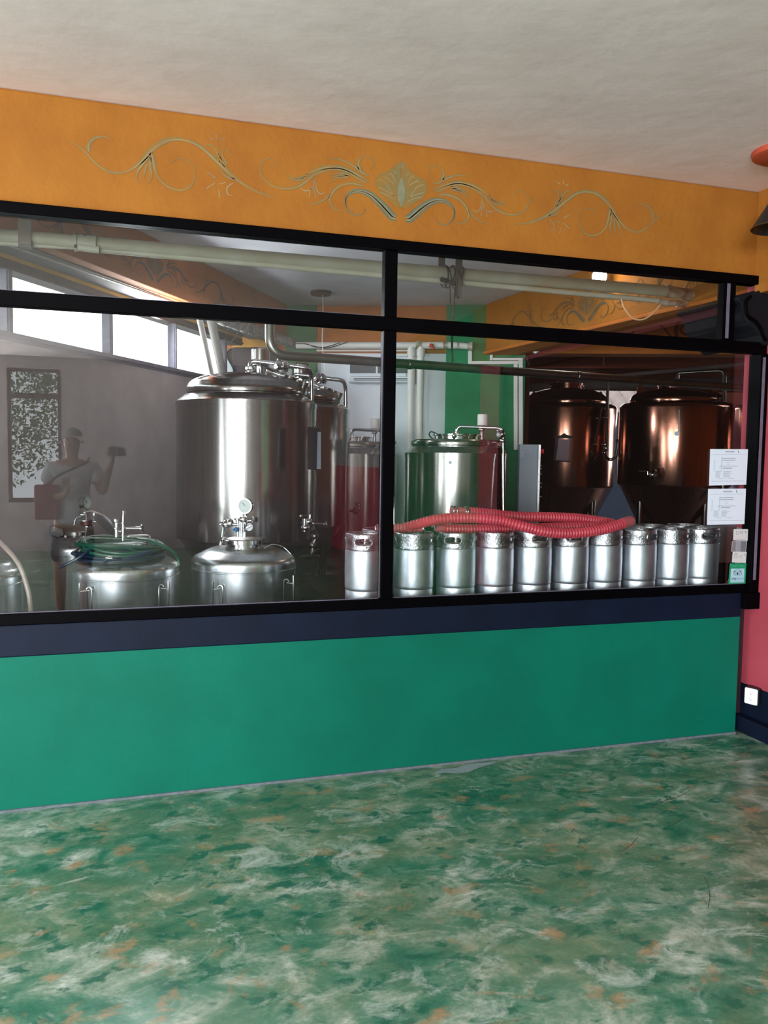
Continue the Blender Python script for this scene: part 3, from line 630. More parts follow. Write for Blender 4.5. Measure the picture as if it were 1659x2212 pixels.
# ---------------------------------------------------------------- low tanks in front
def low_tank(label,px,d,R,zs,ztop,group,ring=True,m=m_satin):
    c=at(px,1240,d); t=thing('pressure_vessel',label,'tank',(c.x,c.y,0),group); c0=Vector((c.x,c.y,0))
    MB().lathe([(R-.02,.16),(R,.18),(R,zs-.004),(R+.003,zs-.002),(R+.003,zs+.004),(R,zs+.006)],c0,64).build('shell',m,t,ang=25)
    MB().lathe([(R,zs+.004),(R,zs+.03)]+[(R-.05+.05*math.cos(a*PI/16),zs+.03+.045*math.sin(a*PI/16)) for a in range(1,7)]+[(R*.80,zs+.085),(R*.62,zs+.107),(R*.42,ztop-.008),(.1,ztop),(0,ztop)],c0,64).build('dome',m,t,ang=60)
    for k in range(3):
        a=k*2*PI/3+.5; MB().tube([(c.x+math.cos(a)*R*.8,c.y+math.sin(a)*R*.8,0),(c.x+math.cos(a)*R*.8,c.y+math.sin(a)*R*.8,.2)],.02).build('leg',m_steels,t)
    rr=R*.36
    MB().lathe([(rr*1.12,ztop-.016),(rr*1.1,ztop-.006),(rr*.95,ztop),(rr*.95,ztop+.022),(rr*1.0,ztop+.024)],c0,40).build('manway_neck',m_steels,t,ang=30); nk=t.children[-1]
    MB().lathe([(rr*1.0,ztop+.022),(rr*1.13,ztop+.026),(rr*1.13,ztop+.046),(rr*1.05,ztop+.05),(rr*.9,ztop+.05),(0,ztop+.046)],c0,40).build('manway_clamp',m_steels,nk,ang=30)
    return t,c0
def guard(t,d,rod,leg,ytop):   # straight rod with a bent tube beside it
    sg=1 if leg>rod else -1
    def p(x,y): return at(x,y,d)
    MB().tube([p(rod,ytop),p(rod,1345)],.0046,10).build('handle_rod',m_steels,t)
    MB().tube(bend([p(leg-sg*11,ytop+13),p(leg-sg*7,ytop+8),p(leg-sg*1,ytop+10),p(leg,ytop+20),p(leg,1345)],.02,4),.004,10).build('handle_tube',m_steels,t)
    MB().tube([p(rod,ytop+18),p(leg-sg*6,ytop+16)],.0035,8).build('handle_link',m_steels,t)
dA=4.2; RA=118*dA/1750
tA,cA=low_tank('low steel vessel with the coiled garden hose on its dome',265,dA,RA,.875,.985,'low steel pressure vessels')
guard(tA,dA-RA-.01,172,198,1260); guard(tA,dA-RA+.02,364,343,1255)
mb=MB(); mb.tube([at(252,1160,dA),at(252,1128,dA)],.013,14); clamp(mb,at(252,1124,dA),.022,h=.022); clamp(mb,at(252,1141,dA),.018,h=.012); mb.build('relief_post',m_steels,tA)
mb=MB(); mb.tube([at(266,1168,dA-.02),at(267,1108,dA-.02)],.006,10); mb.lathe([(.009,0),(.009,.02),(0,.02)],at(267,1112,dA-.02),12); clamp(mb,at(266,1130,dA-.02),.011,h=.01); mb.build('dip_rod',m_steels,tA)
mb=MB(); mb.tube([at(270,1141,dA),at(304,1141,dA)],.009,12); mb.disc(at(305,1142,dA),.02,.008,(1,-.4,0)); mb.tube([at(253,1146,dA),at(262,1148,dA)],.005); mb.build('clamp_arm',m_steels,tA)
MB().tube(bend([at(274,1160,dA+.02),at(278,1158,dA+.02),at(322,1157,dA+.05),at(326,1163,dA+.05),at(316,1170,dA+.05)],.02),.006,10).build('lid_handle',m_steeld,tA)
dB=4.46; RBb=111*dB/1750
tB,cB=low_tank('low steel vessel topped by a round gauge, in front of the largest tank',527,dB,RBb,.885,.992,'low steel pressure vessels')
guard(tB,dB-RBb-.01,460,481,1256); guard(tB,dB-RBb+.04,634,613,1243)
def vp(x,y,dd=0): return at(x,y,dB+dd)
mb=MB(); mb.tube([vp(522,1160),vp(522,1118)],.011,12); mb.tube([vp(529,1160),vp(530,1108)],.009,12); mb.tube([vp(514,1160),vp(514,1120)],.012,12); clamp(mb,vp(514,1121),.02,h=.012); mb.build('sight_column',m_steels,tB)
mb=MB(); mb.tube([vp(487,1132,-.02),vp(515,1134,-.02)],.008,10); clamp(mb,vp(489,1133,-.02),.026,(1,-.5,.2)); clamp(mb,vp(497,1130,-.02),.022,(1,-.5,.2)); clamp(mb,vp(480,1132,-.02),.012,(1,0,0)); mb.tube(bend([vp(483,1138),vp(480,1160),vp(476,1178)],.02),.009,10); clamp(mb,vp(484,1166),.02); mb.build('valve_arm',m_steels,tB)
MB().ball(vp(511,1144,-.05),.015).tube([vp(503,1144,-.06),vp(511,1144,-.05)],.005).build('blue_tap',m_blue,tB)['label']='blue plastic tap'
mb=MB(); clamp(mb,vp(536,1138,-.03),.026,(.2,-.9,0)); clamp(mb,vp(526,1122),.022); mb.tube([vp(530,1126),vp(546,1124)],.006); clamp(mb,vp(550,1122),.017,(.5,-.9,0)); mb.tube([vp(532,1141,-.07),vp(542,1136,-.07)],.004); mb.build('butterfly_valve',m_steels,tB)
def gauge(t,c,r,ax):
    ax=Vector(ax).normalized(); c=Vector(c)
    gc=MB().lathe([(0,-.028),(r*.96,-.028),(r,-.022),(r,.0),(r*1.05,.002),(r*1.05,.008),(r*.93,.008),(r*.93,.003)],c,32,ax).build('gauge_case',m_steels,t)
    MB().disc(c+ax*.002,r*.93,.002,ax,32).build('gauge_dial',m_gdial,gc)
    w=Vector((0,0,1))
    MB().tube([c+ax*.005,c+ax*.005+(w*.6+ax.cross(w)*.5).normalized()*r*.6],.0016,6).build('gauge_needle',m_dark,gc)
    MB().tube([c-w*r-ax*.008,c-w*(r+.045)-ax*.008],.006,10).lathe([(.011,0),(.011,.014),(0,.014)],c-w*(r+.03)-ax*.008,6).build('gauge_stem',m_steels,t)
gauge(tB,vp(530,1093,-.01),.040,facing(vp(530,1093),-.45))
MB().tube(smooth_path([vp(570,1184,-.12),vp(590,1176,-.1),vp(612,1182,-.08),vp(628,1196,-.08)],6),.003,8).build('lid_wire',m_steels,tB)
MB().lathe([(.011,0),(.011,.012),(.006,.016),(0,.016)],vp(516,1194,-.14),12,facing(cB)+Vector((0,0,1.4))).build('dome_plug',m_steeld,tB)
dC=4.93
tC,cC=low_tank('small steel vessel behind the hose-covered one, near the left wall',165,dC,.160,.885,.975,'low steel pressure vessels')
# regulator assembly with gauge
rg=MB(); rg.tube([at(186,1178,dC-.3),at(186,1112,dC-.3)],.007,10); clamp(rg,at(186,1124,dC-.3),.045,h=.008); clamp(rg,at(190,1137,dC-.3),.03,h=.01); clamp(rg,at(204,1112,dC-.3),.014); clamp(rg,at(180,1112,dC-.3),.012,(1,0,0)); rg.tube(bend([at(160,1134,dC-.3),at(164,1117,dC-.3),at(186,1115,dC-.3)],.02),.004); rg.tube([at(170,1124,dC-.3),at(208,1127,dC-.3)],.005); rg.build('regulator_valve',m_steels,tC)
gauge(tC,at(186,1086,dC-.3),.037,facing(at(186,1086,dC),.95))
MB().lathe([(.035,0),(.035,.03),(0,.03)],at(188,1134,dC-.3),20).build('valve_collar',mat('oxblood_rubber',(70,24,28),.5),tC)
MB().tube(smooth_path([at(186,1106,dC-.3),at(200,1104,dC-.3),at(222,1114,dC-.4),at(240,1132,dC-.5)],6),.004,8).build('air_line',m_tube,tC)
MB().tube(smooth_path([at(210,1118,dC-.32),at(222,1124,dC-.4),at(236,1138,dC-.5),at(246,1152,dC-.55)],6),.03,12,rs=[.02+.012*math.sin(PI*k/18) for k in range(19)]).build('black_elbow',m_rubber,tC)
MB().slab([at(106,1140,dC),at(112,1134,dC),at(136,1142,dC),at(140,1158,dC),at(124,1163,dC),at(108,1156,dC)],(0,.06,0)).build('lid_latch',m_dark,tC,bevel=.006)
tD,cD=low_tank('steel vessel cut off by the left edge of the picture',-38,3.95,.185,.86,.965,'low steel pressure vessels')
MB().tube(smooth_path([at(-38,1160,3.95),at(-24,1152,3.92),at(10,1182,3.85),at(40,1218,3.8),at(57,1262,3.8),at(66,1310,3.8),at(68,1380,3.8)],8),.011,12).build('cloudy_tube',m_tube)
o=bpy.data.objects['cloudy_tube']; tag(o,'cloudy clear tube arching down beside the vessel at the left edge','tube')
# garden hose coil on dome A
def domez(c,R,zs,ztop,x,y):
    r=math.hypot(x-c.x,y-c.y)/R
    pts=[(0,ztop),(.42,ztop-.008),(.62,zs+.107),(.8,zs+.085),(.93,zs+.065),(1,zs+.03),(1.2,zs-.05)]
    for (a,za),(b,zb) in zip(pts,pts[1:]):
        if r<=b: return za+(zb-za)*(r-a)/(b-a)
    return zs-.08
hz=thing('garden_hose','coiled green and blue garden hose lying on low steel vessel','hose',(cA.x,cA.y,.99))
for col,n,rz,nm in ((m_bhose,7,.0,'blue_coils'),(m_ghose,8,.030,'green_coils')):
    mb=MB(); P=[]
    for k in range(n*24+1):
        a=2*PI*k/24; tt=k/24
        rx=.205-.022*math.sin(tt*2.1)-(.02 if col is m_ghose else 0); ry=.165-.03*math.cos(tt*1.7)
        x=cA.x-.01+math.cos(a+.6)*rx+.014*math.sin(tt*5); y=cA.y-.03+math.sin(a+.6)*ry+.012*math.sin(tt*3)
        z=max(domez(cA,RA,.875,.985,x,y),.955)+.012+rz+.026*((tt*.37)%1)+(.014*math.cos(a-2.2) if col is m_ghose else 0)
        P.append((x,y,z))
    mb.tube(P,.0088,8); mb.build(nm,col,hz)
e=[at(208,1180,4.02),at(178,1200,3.96),at(150,1216,3.95),at(128,1226,3.96)]
MB().tube(smooth_path(e,6),.0085,8).build('hose_end',m_bhose,hz)
e=[at(270,1206,3.98),at(252,1208,3.93),at(236,1208,3.93),at(224,1215,3.93)]
MB().tube(smooth_path([at(330,1190,3.95)]+e,6),.0085,8).lathe([(.011,-.012),(.011,.012),(0,.012)],e[2],12,(1,-.1,-.1)).build('hose_end',m_bhose,hz)
MB().lathe([(.009,-.015),(.009,.015),(0,.015)],e[2]+Vector((0,-.004,.006)),12,(1,-.1,-.1)).build('hose_fitting',m_steels,hz)
e=[at(318,1166,4.1),at(350,1178,4.08),at(372,1190,4.1),at(384,1206,4.12),at(388,1222,4.12)]
MB().tube(smooth_path(e,6),.0085,8).build('hose_end',m_ghose,hz)

# ---------------------------------------------------------------- kegs
def make_keg():
    t=thing('keg','x','keg',(0,0,0)); O=Vector((0,0,0)); R=.100; H=.335
    MB().lathe([(R*.9,0),(R*.97,.002),(R*.985,.012),(R*.975,.05),(R*.96,.055),(R*.99,.060),(R,.07),(R+.001,.165),(R,.245),(R*.985,.252),(R*.93,.262),(R*.6,.278),(0,.284)],O,48).build('body',m_keg,t,ang=40)
    mb=MB(); n=120; zs=[.252,.256,.262,.268]+[.268+.003*k for k in range(1,18)]+[.324,.330,.3335,.335,.3335,.329]
    def rad(z,i):
        if i<2: return R*.98
        return R*.985 if z<.322 else R*.985
    rr=[R*.975,R*.99,R*.99,R*.99]+[R*.985]*17+[R*.985,R*.98,R*.965,R*.945,R*.925,R*.915]
    V=[];F=[]
    for i,z in enumerate(zs):
        for j in range(n): a=2*PI*j/n; V.append((rr[i]*math.cos(a),rr[i]*math.sin(a),z))
    hw=.043; hh=.0165; hz_=.296
    def inhole(a,z):
        for a0 in (0,PI):
            da=((a-a0+PI)%(2*PI)-PI)*R; xx=max(abs(da)-(hw-hh),0); 
            if xx*xx+(z-hz_)**2<hh*hh: return True
        return False
    for i in range(len(zs)-1):
        for j in range(n):
            if inhole(2*PI*(j+.5)/n,(zs[i]+zs[i+1])/2): continue
            F.append((i*n+j,i*n+(j+1)%n,(i+1)*n+(j+1)%n,(i+1)*n+j))
    mb.add(V,F); o=mb.build('collar',m_kegt,t,ang=50)
    sm=o.modifiers.new('thick','SOLIDIFY'); sm.thickness=.003
    for a0 in (0,PI):
        P=[]
        for k in range(29):
            b=2*PI*k/28; cx_=(hw-hh)*(1 if math.cos(b)>0 else -1)+hh*1.12*math.cos(b); z=hz_+hh*1.12*math.sin(b); a=a0+cx_/R
            P.append((R*.99*math.cos(a),R*.99*math.sin(a),z))
        MB().tube(P,.0036,8,caps=False).build('handle_rim',m_kegt,o)
    MB().lathe([(.028,.276),(.028,.292),(.02,.296),(.02,.304),(0,.304)],O,20).build('valve',m_steels,t)
    # embossed marks on the collar away from the handles
    em=MB()
    for side in (PI/2,-PI/2):
        for k in range(14):
            a=side+(k-6.5)*.075; r_=R*.991
            for z0,z1 in ((.292,.300),(.304,.312)):
                if random.random()<.85:
                    a1=a+.045
                    em.slab([(r_*math.cos(a),r_*math.sin(a),z0),(r_*math.cos(a1),r_*math.sin(a1),z0),(r_*math.cos(a1),r_*math.sin(a1),z1),(r_*math.cos(a),r_*math.sin(a),z1)],(math.cos(a)*.0012,math.sin(a)*.0012,0))
    em.build('embossed_marks',m_kegt,o,smooth=False)
    return t
keg0=make_keg(); KY=3.825
spec=[(789,-.1,'leftmost keg, standing alone left of the centre mullion with its handle facing out'),
(894,1.5,'steel keg just right of the centre mullion under the hose end rings'),
(985,-.18,'second keg right of the mullion, handle hole facing the glass'),
(1068,1.45,'steel keg with embossed collar, third right of the mullion'),
(1150,.42,'steel keg with handle hole at right under the sagging red hose'),
(1230,.25,'keg whose handle hole peeks out under the red hose'),
(1303,1.7,'keg under the turned-up tip of the red hose, no handle hole showing'),
(1377,.95,'keg right of the hose with a handle hole at its right edge'),
(1447,1.6,'keg second from the right end of the front row, plain collar'),
(1512,.50,'rightmost keg of the front row, handle hole at right')]
for i,(px,off,lab) in enumerate(spec):
    k=keg0 if i==0 else copy_tree(keg0); p=onY(px,1200,KY); k.location=(p.x,p.y,kz)
    a=math.atan2(-p.y,-p.x)+off; k.rotation_euler=(0,0,a); tag(k,lab,'keg','kegs on the counter')
rear=[(822,'keg behind the leftmost one, only its rim showing'),(940,None),(1180,None),(1265,None),(1340,None),(1402,'keg in the rear row peeking over, first right of the hose tip'),(1476,'rearmost row keg, rim seen over the two rightmost kegs')]
for px,lab in rear:
    if lab is None: continue
    k=copy_tree(keg0); p=onY(px,1200,KY+.215); k.location=(p.x,p.y,kz); k.rotation_euler=(0,0,random.random()*6); tag(k,lab,'keg','kegs on the counter')

# ---------------------------------------------------------------- red ribbed hoses on the kegs
def ribbed(pts,r=.0265,pitch=.0165,m=m_hose):
    P=smooth_path(pts,12); L=[0]
    for a,b in zip(P,P[1:]): L.append(L[-1]+(b-a).length)
    n=int(L[-1]/pitch*4); out=[]; rs=[]; j=0
    for i in range(n+1):
        s=L[-1]*i/n
        while j<len(L)-2 and L[j+1]<s: j+=1
        t=(s-L[j])/max(L[j+1]-L[j],1e-9); out.append(P[j].lerp(P[j+1],t)); rs.append(r*(1+.075*math.cos(2*PI*i/4)))
    return MB().tube(out,r,16,rs=rs)
hA=thing('ribbed_hose','red ribbed hose in front, sagging over the keg rims to a turned-up tip','hose',onY(1100,1140,3.70),'red hoses on the kegs')
ribbed([onY(848,1150,3.93),onY(900,1133,3.86),onY(955,1121,3.80),onY(1020,1119,3.76),onY(1080,1124,3.72),onY(1130,1137,3.685),onY(1180,1149,3.667),onY(1235,1152,3.665),onY(1290,1146,3.667),onY(1330,1136,3.68),onY(1352,1128,3.70)]).build('hose_body',m_hose,hA)
MB().tube([onY(1344,1131,3.69),onY(1356,1127,3.70),onY(1362,1126,3.71)],.0285,14).build('hose_cuff',m_hosee,hA)
hB=thing('ribbed_hose','red ribbed hose at the back, starting at the clamped coupling above the kegs','hose',onY(1150,1115,3.93),'red hoses on the kegs')
ribbed([onY(1010,1106,3.95),onY(1060,1110,3.95),onY(1120,1116,3.93),onY(1190,1117,3.93),onY(1250,1120,3.93),onY(1300,1127,3.93),onY(1325,1131,3.93)]).build('hose_body',m_hose,hB)
MB().tube([onY(975,1104,3.95),onY(1008,1106,3.95)],.024,16).build('hose_cuff',m_hosee,hB)
MB().torus(onY(977,1104,3.95),.025,.005,(1,-.02,0),24,8).torus(onY(984,1104,3.95),.026,.004,(1,0,0),24,8).torus(onY(1003,1106,3.95),.027,.004,(1,0,0),24,8).torus(onY(1007,1106,3.95),.027,.004,(1,0,0),24,8).build('hose_clamp',m_steels,hB)
MB().tube([onY(1325,1131,3.93),onY(1334,1130,3.93)],.016,12).build('hose_fitting',m_steels,hB)
hC=thing('ribbed_hose','red ribbed hose lying lowest between the other two, ring ended at left','hose',onY(1050,1142,3.87),'red hoses on the kegs')
ribbed([onY(958,1142,3.86),onY(1010,1143,3.86),onY(1070,1143,3.87),onY(1130,1142,3.88),onY(1200,1139,3.88),onY(1270,1137,3.87),onY(1310,1135,3.87)],.0255).build('hose_body',m_hose,hC)
MB().tube([onY(940,1142,3.86),onY(962,1142,3.86)],.022,16).build('hose_cuff',m_hosee,hC)
MB().torus(onY(940,1142,3.86),.0225,.005,(1,-.3,0),24,8).torus(onY(934,1137,3.88),.011,.004,(1,0,.4),18,6).build('end_ring',m_steels,hC)
hD=thing('ribbed_hose','short pinkish ribbed hose piece crossing behind the centre mullion','hose',onY(860,1140,3.9),'red hoses on the kegs')
ribbed([onY(826,1143,3.92),onY(860,1141,3.90),onY(900,1141,3.87)],.0235,m=m_hosee).build('hose_body',m_hosee,hD)
MB().tube([onY(812,1143,3.93),onY(828,1143,3.92)],.019,14).tube([onY(898,1141,3.87),onY(914,1142,3.86)],.020,14).build('hose_cuff',m_hosee,hD)
MB().torus(onY(815,1143,3.91),.021,.0055,(1,-.9,0),24,8).torus(onY(915,1142,3.85),.021,.005,(1,-.4,0),24,8).build('end_ring',m_steels,hD)
tag(MB().tube([onY(820,1136,3.92),onY(824,1100,3.95),onY(826,1060,3.98)],.0035,8).build('steel_rod',m_steels),'thin bright steel rod standing just left of the centre mullion','rod')

# ---------------------------------------------------------------- overhead pipes
PY=4.35
dp=thing('drain_pipe','thick cream drain pipe with coupling running overhead along the glass','pipe',onY(700,560,PY))
def pp(x,y,dy=0): return onY(x,y,PY+dy)
def liney(x): return 509+(630-509)*(x/1450)
A_=pp(-60,liney(-60)); B_=pp(1440,liney(1440))
MB().tube([A_,B_],.034,20).build('pipe_run',m_pvc,dp)
MB().tube([pp(160,liney(160)),pp(208,liney(208))],.041,20).lathe([(.046,-.006),(.046,.006)],pp(163,liney(163)),20,B_-A_).lathe([(.046,-.006),(.046,.006)],pp(205,liney(205)),20,B_-A_).build('repair_coupling',m_pvc,dp)
MB().tube([pp(162,505,-.045),pp(206,507,-.045)],.0025,6).ball(pp(163,504,-.05),.006).ball(pp(204,507,-.05),.006).ball(pp(183,507,-.05),.006).box(tuple(pp(160,534,-.04)),tuple(pp(160,534,-.04)+Vector((.012,.01,.03)))).build('coupling_bolts',m_rope,dp)
MB().tube([pp(1436,628),pp(1456,632)],.038,18).tube([pp(1456,632),pp(1476,634)],.034,18).tube([pp(1474,634),pp(1500,640)],.038,18).tube([pp(1498,642),pp(1522,643)],.041,18).build('end_fittings',m_pvcs,dp)
sp=thing('small_water_pipe','thinner cream pipe strapped under the thick overhead drain pipe','pipe',onY(700,590,PY))
MB().tube([pp(215,539,-.0),pp(1425,650,-.0)],.0165,16).build('pipe_run',m_pvc,sp)
MB().tube([pp(-60,522),pp(218,537)],.012,12).build('pipe_run',m_pvc,sp)
MB().tube([pp(168,533,-.02),pp(214,539,-.02)],.020,14).build('socket',m_pvc,sp)
MB().tube([pp(1420,650),pp(1440,654)],.021,14).tube([pp(1440,654),pp(1466,655)],.017,14).tube([pp(1462,656),pp(1480,657)],.021,14).build('end_fittings',m_pvcs,sp)
# hanger brackets
for x,l,w_ in ((55,'grey metal strap hanger gripping the drain pipe at far left',.05),(964,None,.03)):
    if l:
        mb=MB(); q=pp(x,0); 
        tp=pp(x,liney(x)); mb.box((tp.x-.028,tp.y-.045,tp.z-.045),(tp.x+.028,tp.y-.038,CZ)); mb.box((tp.x-.028,tp.y-.045,tp.z-.05),(tp.x+.028,tp.y+.045,tp.z-.043)); mb.box((tp.x-.028,tp.y+.038,tp.z-.05),(tp.x+.028,tp.y+.045,CZ))
        tag(mb.build('pipe_hanger',mat('grey_bracket',(124,110,102),.7),smooth=False),l,'bracket')
hb_=thing('ceiling_bracket','brown double bracket dropping from ceiling by the roped section of drain pipe','bracket',onY(975,560,PY+.03))
m_br=mat('brown_painted_bracket',(96,84,78),.7,noise=.2)
for x in (960,983):
    tp=pp(x,575); MB().box((tp.x-.02,tp.y-.06 if x==983 else tp.y+.04,2.40 if x==983 else 2.50),(tp.x+.02,tp.y-.05 if x==983 else tp.y+.05,CZ)).build('strap',m_br,hb_,smooth=False)
rp=thing('rope','dark rope lashed round the overhead drain pipe, two strands hanging down','rope',onY(978,600,PY))
mb=MB(); ctr=pp(972,liney(972)+8); ax=(B_-A_).normalized()
for k,(dx,tilt,rr_) in enumerate(((-.02,.25,.062),(.0,-.2,.064),(.035,.5,.066),(.05,-.35,.063),(-.035,.05,.06))):
    mb.torus(ctr+ax*dx,rr_,.0035,(ax+Vector((0,0,tilt))).normalized(),28,6)
mb.build('lashing',m_rope,rp)
mb=MB(); a1=pp(972,612,-.06); mb.tube(smooth_path([a1,at(974,700,4.5),at(976,757,4.78),at(979,780,4.8)],6),.004,6); mb.tube(smooth_path([pp(983,612,-.06),at(979,700,4.5),at(977,757,4.78),at(976,795,4.8)],6),.004,6); mb.tube([pp(988,600,-.06),pp(986,632,-.06),pp(989,645,-.06)],.005,6); mb.ball(pp(989,643,-.06),.009)
for x,y in ((962,606),(972,610),(980,612),(955,604)): mb.ball(pp(x,y,-.06),.014)
mb.build('hanging_strands',m_rope,rp)
tag(MB().tube(smooth_path([pp(1342,646,-.01),pp(1350,668,-.02),pp(1368,688,-.02),pp(1392,689,-.02),pp(1415,672,-.01),pp(1428,656,0)],8),.005,8).build('dangling_cable',mat('peach_cable',(224,176,140),.5)),'pale cable drooping in a loop below the small overhead pipe at right','cable')
# long steel transfer pipe
tp_=thing('steel_transfer_pipe','long steel transfer pipe bending from ceiling height and crossing to the right','pipe',at(1100,790,4.9))
z0=at(1000,785,4.75)
MB().tube(bend([at(583,676,4.24),at(583,766,4.24),at(880,786,4.55),at(1612,838,5.5)],.13,10),.0255,18).build('pipe_run',m_steeld,tp_)
cl=MB()
for x,y,d_ in ((885,787,4.555),(1250,812,4.98)): cl.lathe([(.0262,-.012),(.0285,-.01),(.0285,.01),(.0262,.012)],at(x,y,d_),18,(at(x+40,y+3,d_+.05)-at(x,y,d_)))
cl.build('weld_collar',m_steeld,tp_)
# pipes on the back wall
wp=thing('drain_pipe','white drain pipe with two downpipes along top of the back wall','pipe',bw(800,745,.12))
MB().tube([bw(640,746,.19),bw(985,746,.19)],.032,18).tube([bw(985,746,.19),bw(1010,748,.19)],.030,18).build('pipe_run',m_pvcw,wp)
MB().lathe([(.040,-.022),(.040,.022),(0,.022)],bw(1015,748,.19),18,BU).lathe([(.037,-.02),(.037,.02)],bw(962,746,.19),18,BU).lathe([(.037,-.03),(.037,.03)],bw(905,745,.19),18,BU).lathe([(.034,-.01),(.034,.01)],bw(990,747,.19),18,BU).build('couplings',m_pvcs,wp)
for x in (889,909):
    e_=bw(x,748,.19); MB().tube([e_,(e_.x,e_.y,1.2)],.0335,18).lathe([(.041,-.03),(.041,.03)],e_-Vector((0,0,.06)),18).build('downpipe',m_pvcw,wp)
mb=MB(); mb.ball(bw(932,747,.24),.022).tube([bw(928,747,.24),bw(938,753,.26)],.011); mb.build('red_valve_lever',m_redp,wp); mb.v
wires=thing('loose_wires','two thin dark wires looping in front of the white back wall pipe','wire',bw(700,745,.15))
for pts in (((640,742),(662,743),(682,750),(705,749),(735,740)),((655,742),(680,748),(700,752),(722,748),(750,739))):
    MB().tube(smooth_path([bw(x,y,.24) for x,y in pts],5),.0035,6).build('wire',m_rope,wires)
# lower ledge under pipe
tag(MB().tube([bw(630,757,.06),bw(900,757,.06)],.010,8).build('cable_conduit',m_pvcw),'slim white conduit on the back wall just under the white drain pipe','conduit')
# duct along the left beam
dk=thing('wrapped_duct','whitish plastic-wrapped duct running down along the left beam','duct',onP(550,715,(L0.x,L0.y),(LN.x,LN.y)))
oL=L0+LN*.07
q0=onP(430,672,(oL.x,oL.y),(LN.x,LN.y)); q1=onP(645,747,(oL.x,oL.y),(LN.x,LN.y))
P=[q0.lerp(q1,k/40)+Vector((0,0,.004*math.sin(k*2.3))) for k in range(41)]
MB().tube(P,.045,16,rs=[.045+.004*math.sin(k*1.7)+.003*math.sin(k*3.9) for k in range(41)]).build('duct_run',mat('wrapped_duct_plastic',(190,184,184),.6,c2=(150,142,146),nscale=14,bump=.4,bscale=30),dk)
mb=MB()
for k in range(9):
    a=q0.lerp(q1,.35+k*.03); mb.tube(smooth_path([a+Vector((0,0,.03)),a-Vector((0,0,.045+.01*math.sin(k)))+LN*.02,a+(q1-q0)*.12-Vector((0,0,.06))],4),.004,5)
mb.build('loose_tape',m_soffit,dk)
wv=thing('loose_wires','thin brown wires drooping beside the two slanted white tubes','wire',onP(480,706,(W0.x,W0.y),(LN.x,LN.y)))
for pts in (((458,700),(478,707),(492,704),(505,700)),((462,711),(485,715),(500,708),(510,704)),((512,706),(512,722),(503,735),(497,738))):
    MB().tube(smooth_path([at(x,y,6.7) for x,y in pts],5),.0035,6).build('wire',m_rope,wv)
# slanted white tubes
for (x0,y0,x1,y1,r_,lab) in ((426,664,466,850,.020,'slimmer slanted white tube dropping by the left windows'),(450,664,490,850,.030,'thicker slanted white tube, nearer the brown pilaster')):
    tag(MB().tube([at(x0,y0,5.3),at(x1,y1,6.25)],r_,16).build('slanted_tube',m_pvcw),lab,'tube','slanted white tubes')
# ceiling rose with wire
cr=onZ(693,630,CZ)
rz_=thing('ceiling_rose','brown round ceiling rose in brewroom with thin white wire hanging','ceiling fitting',cr)
MB().lathe([(0,-.03),(.085,-.03),(.09,-.024),(.09,0),(0,0)],cr,32).build('rose_plate',m_brownr,rz_)
dR=(cr-CAM).dot(CF)
MB().tube(smooth_path([at(697,636,dR),at(698,690,dR),at(696,735,dR),at(700,780,dR),at(703,815,dR),at(698,835,dR)],6),.0035,6).build('hanging_wire',m_pvcw,rz_)
# spotlight lamp on ochre beam
sl=onP(1295,597,(R0.x-.12,R0.y),(RN.x,RN.y))
so=thing('spot_lamp','small lit spot lamp glowing above the overhead pipe at right','lamp',sl)
MB().lathe([(0,0),(.05,0),(.04,.015),(0,.02)],sl,24,(sl*-1+CAM).normalized()).build('lit_bulb',m_bulb,so)
MB().lathe([(.052,.002),(.054,-.03),(.03,-.07),(0,-.07)],sl,24,(CAM-sl).normalized()).build('lamp_housing',m_plast,so)
MB().tube([sl-(CAM-sl).normalized()*.07,onP(1297,575,(R0.x,R0.y),(RN.x,RN.y))],.006).build('lamp_arm',m_plast,so)
# air conditioner
ac=thing('air_conditioner','white wall air conditioner high on back wall with open dark grille','air conditioner',bw(819,800,.1))
def acs(x0,x1,y0,y1,o,t,nm,m,bv=.004): return MB().slab([bw(x0,y1,o),bw(x1,y1,o),bw(x1,y0,o),bw(x0,y0,o)],-BN*t).build(nm,m,ac,smooth=False,bevel=bv)
acs(752,886,785,826,.13,.13,'casing',m_acw,.01)
acs(756,884,787,806,.138,.01,'grille_cavity',m_dark,.001)
mb=MB()
for k in range(5): y=789+k*3.6; mb.slab([bw(757,y+.9,.142),bw(883,y+.9,.142),bw(883,y,.142),bw(757,y,.142)],-BN*.004)
mb.build('grille_slats',mat('grey_slats',(74,76,84),.5),ac,smooth=False)
acs(757,877,806,813,.15,.02,'front_flap',m_acw,.002)
acs(764,882,817,819.5,.134,.006,'outlet_slot',m_dark,.001); acs(764,882,821,822,.134,.006,'outlet_slot',m_dark,.001)
acs(812,816,789,808,.15,.012,'flap_stay',m_acw,.001)
tag(MB().slab([bw(858,766,.05),bw(884,766,.05),bw(884,770,.05),bw(858,770,.05)],BN*.02).build('cable_cover',m_pvcw,smooth=False),'short white cable cover above the air conditioner','cable cover')
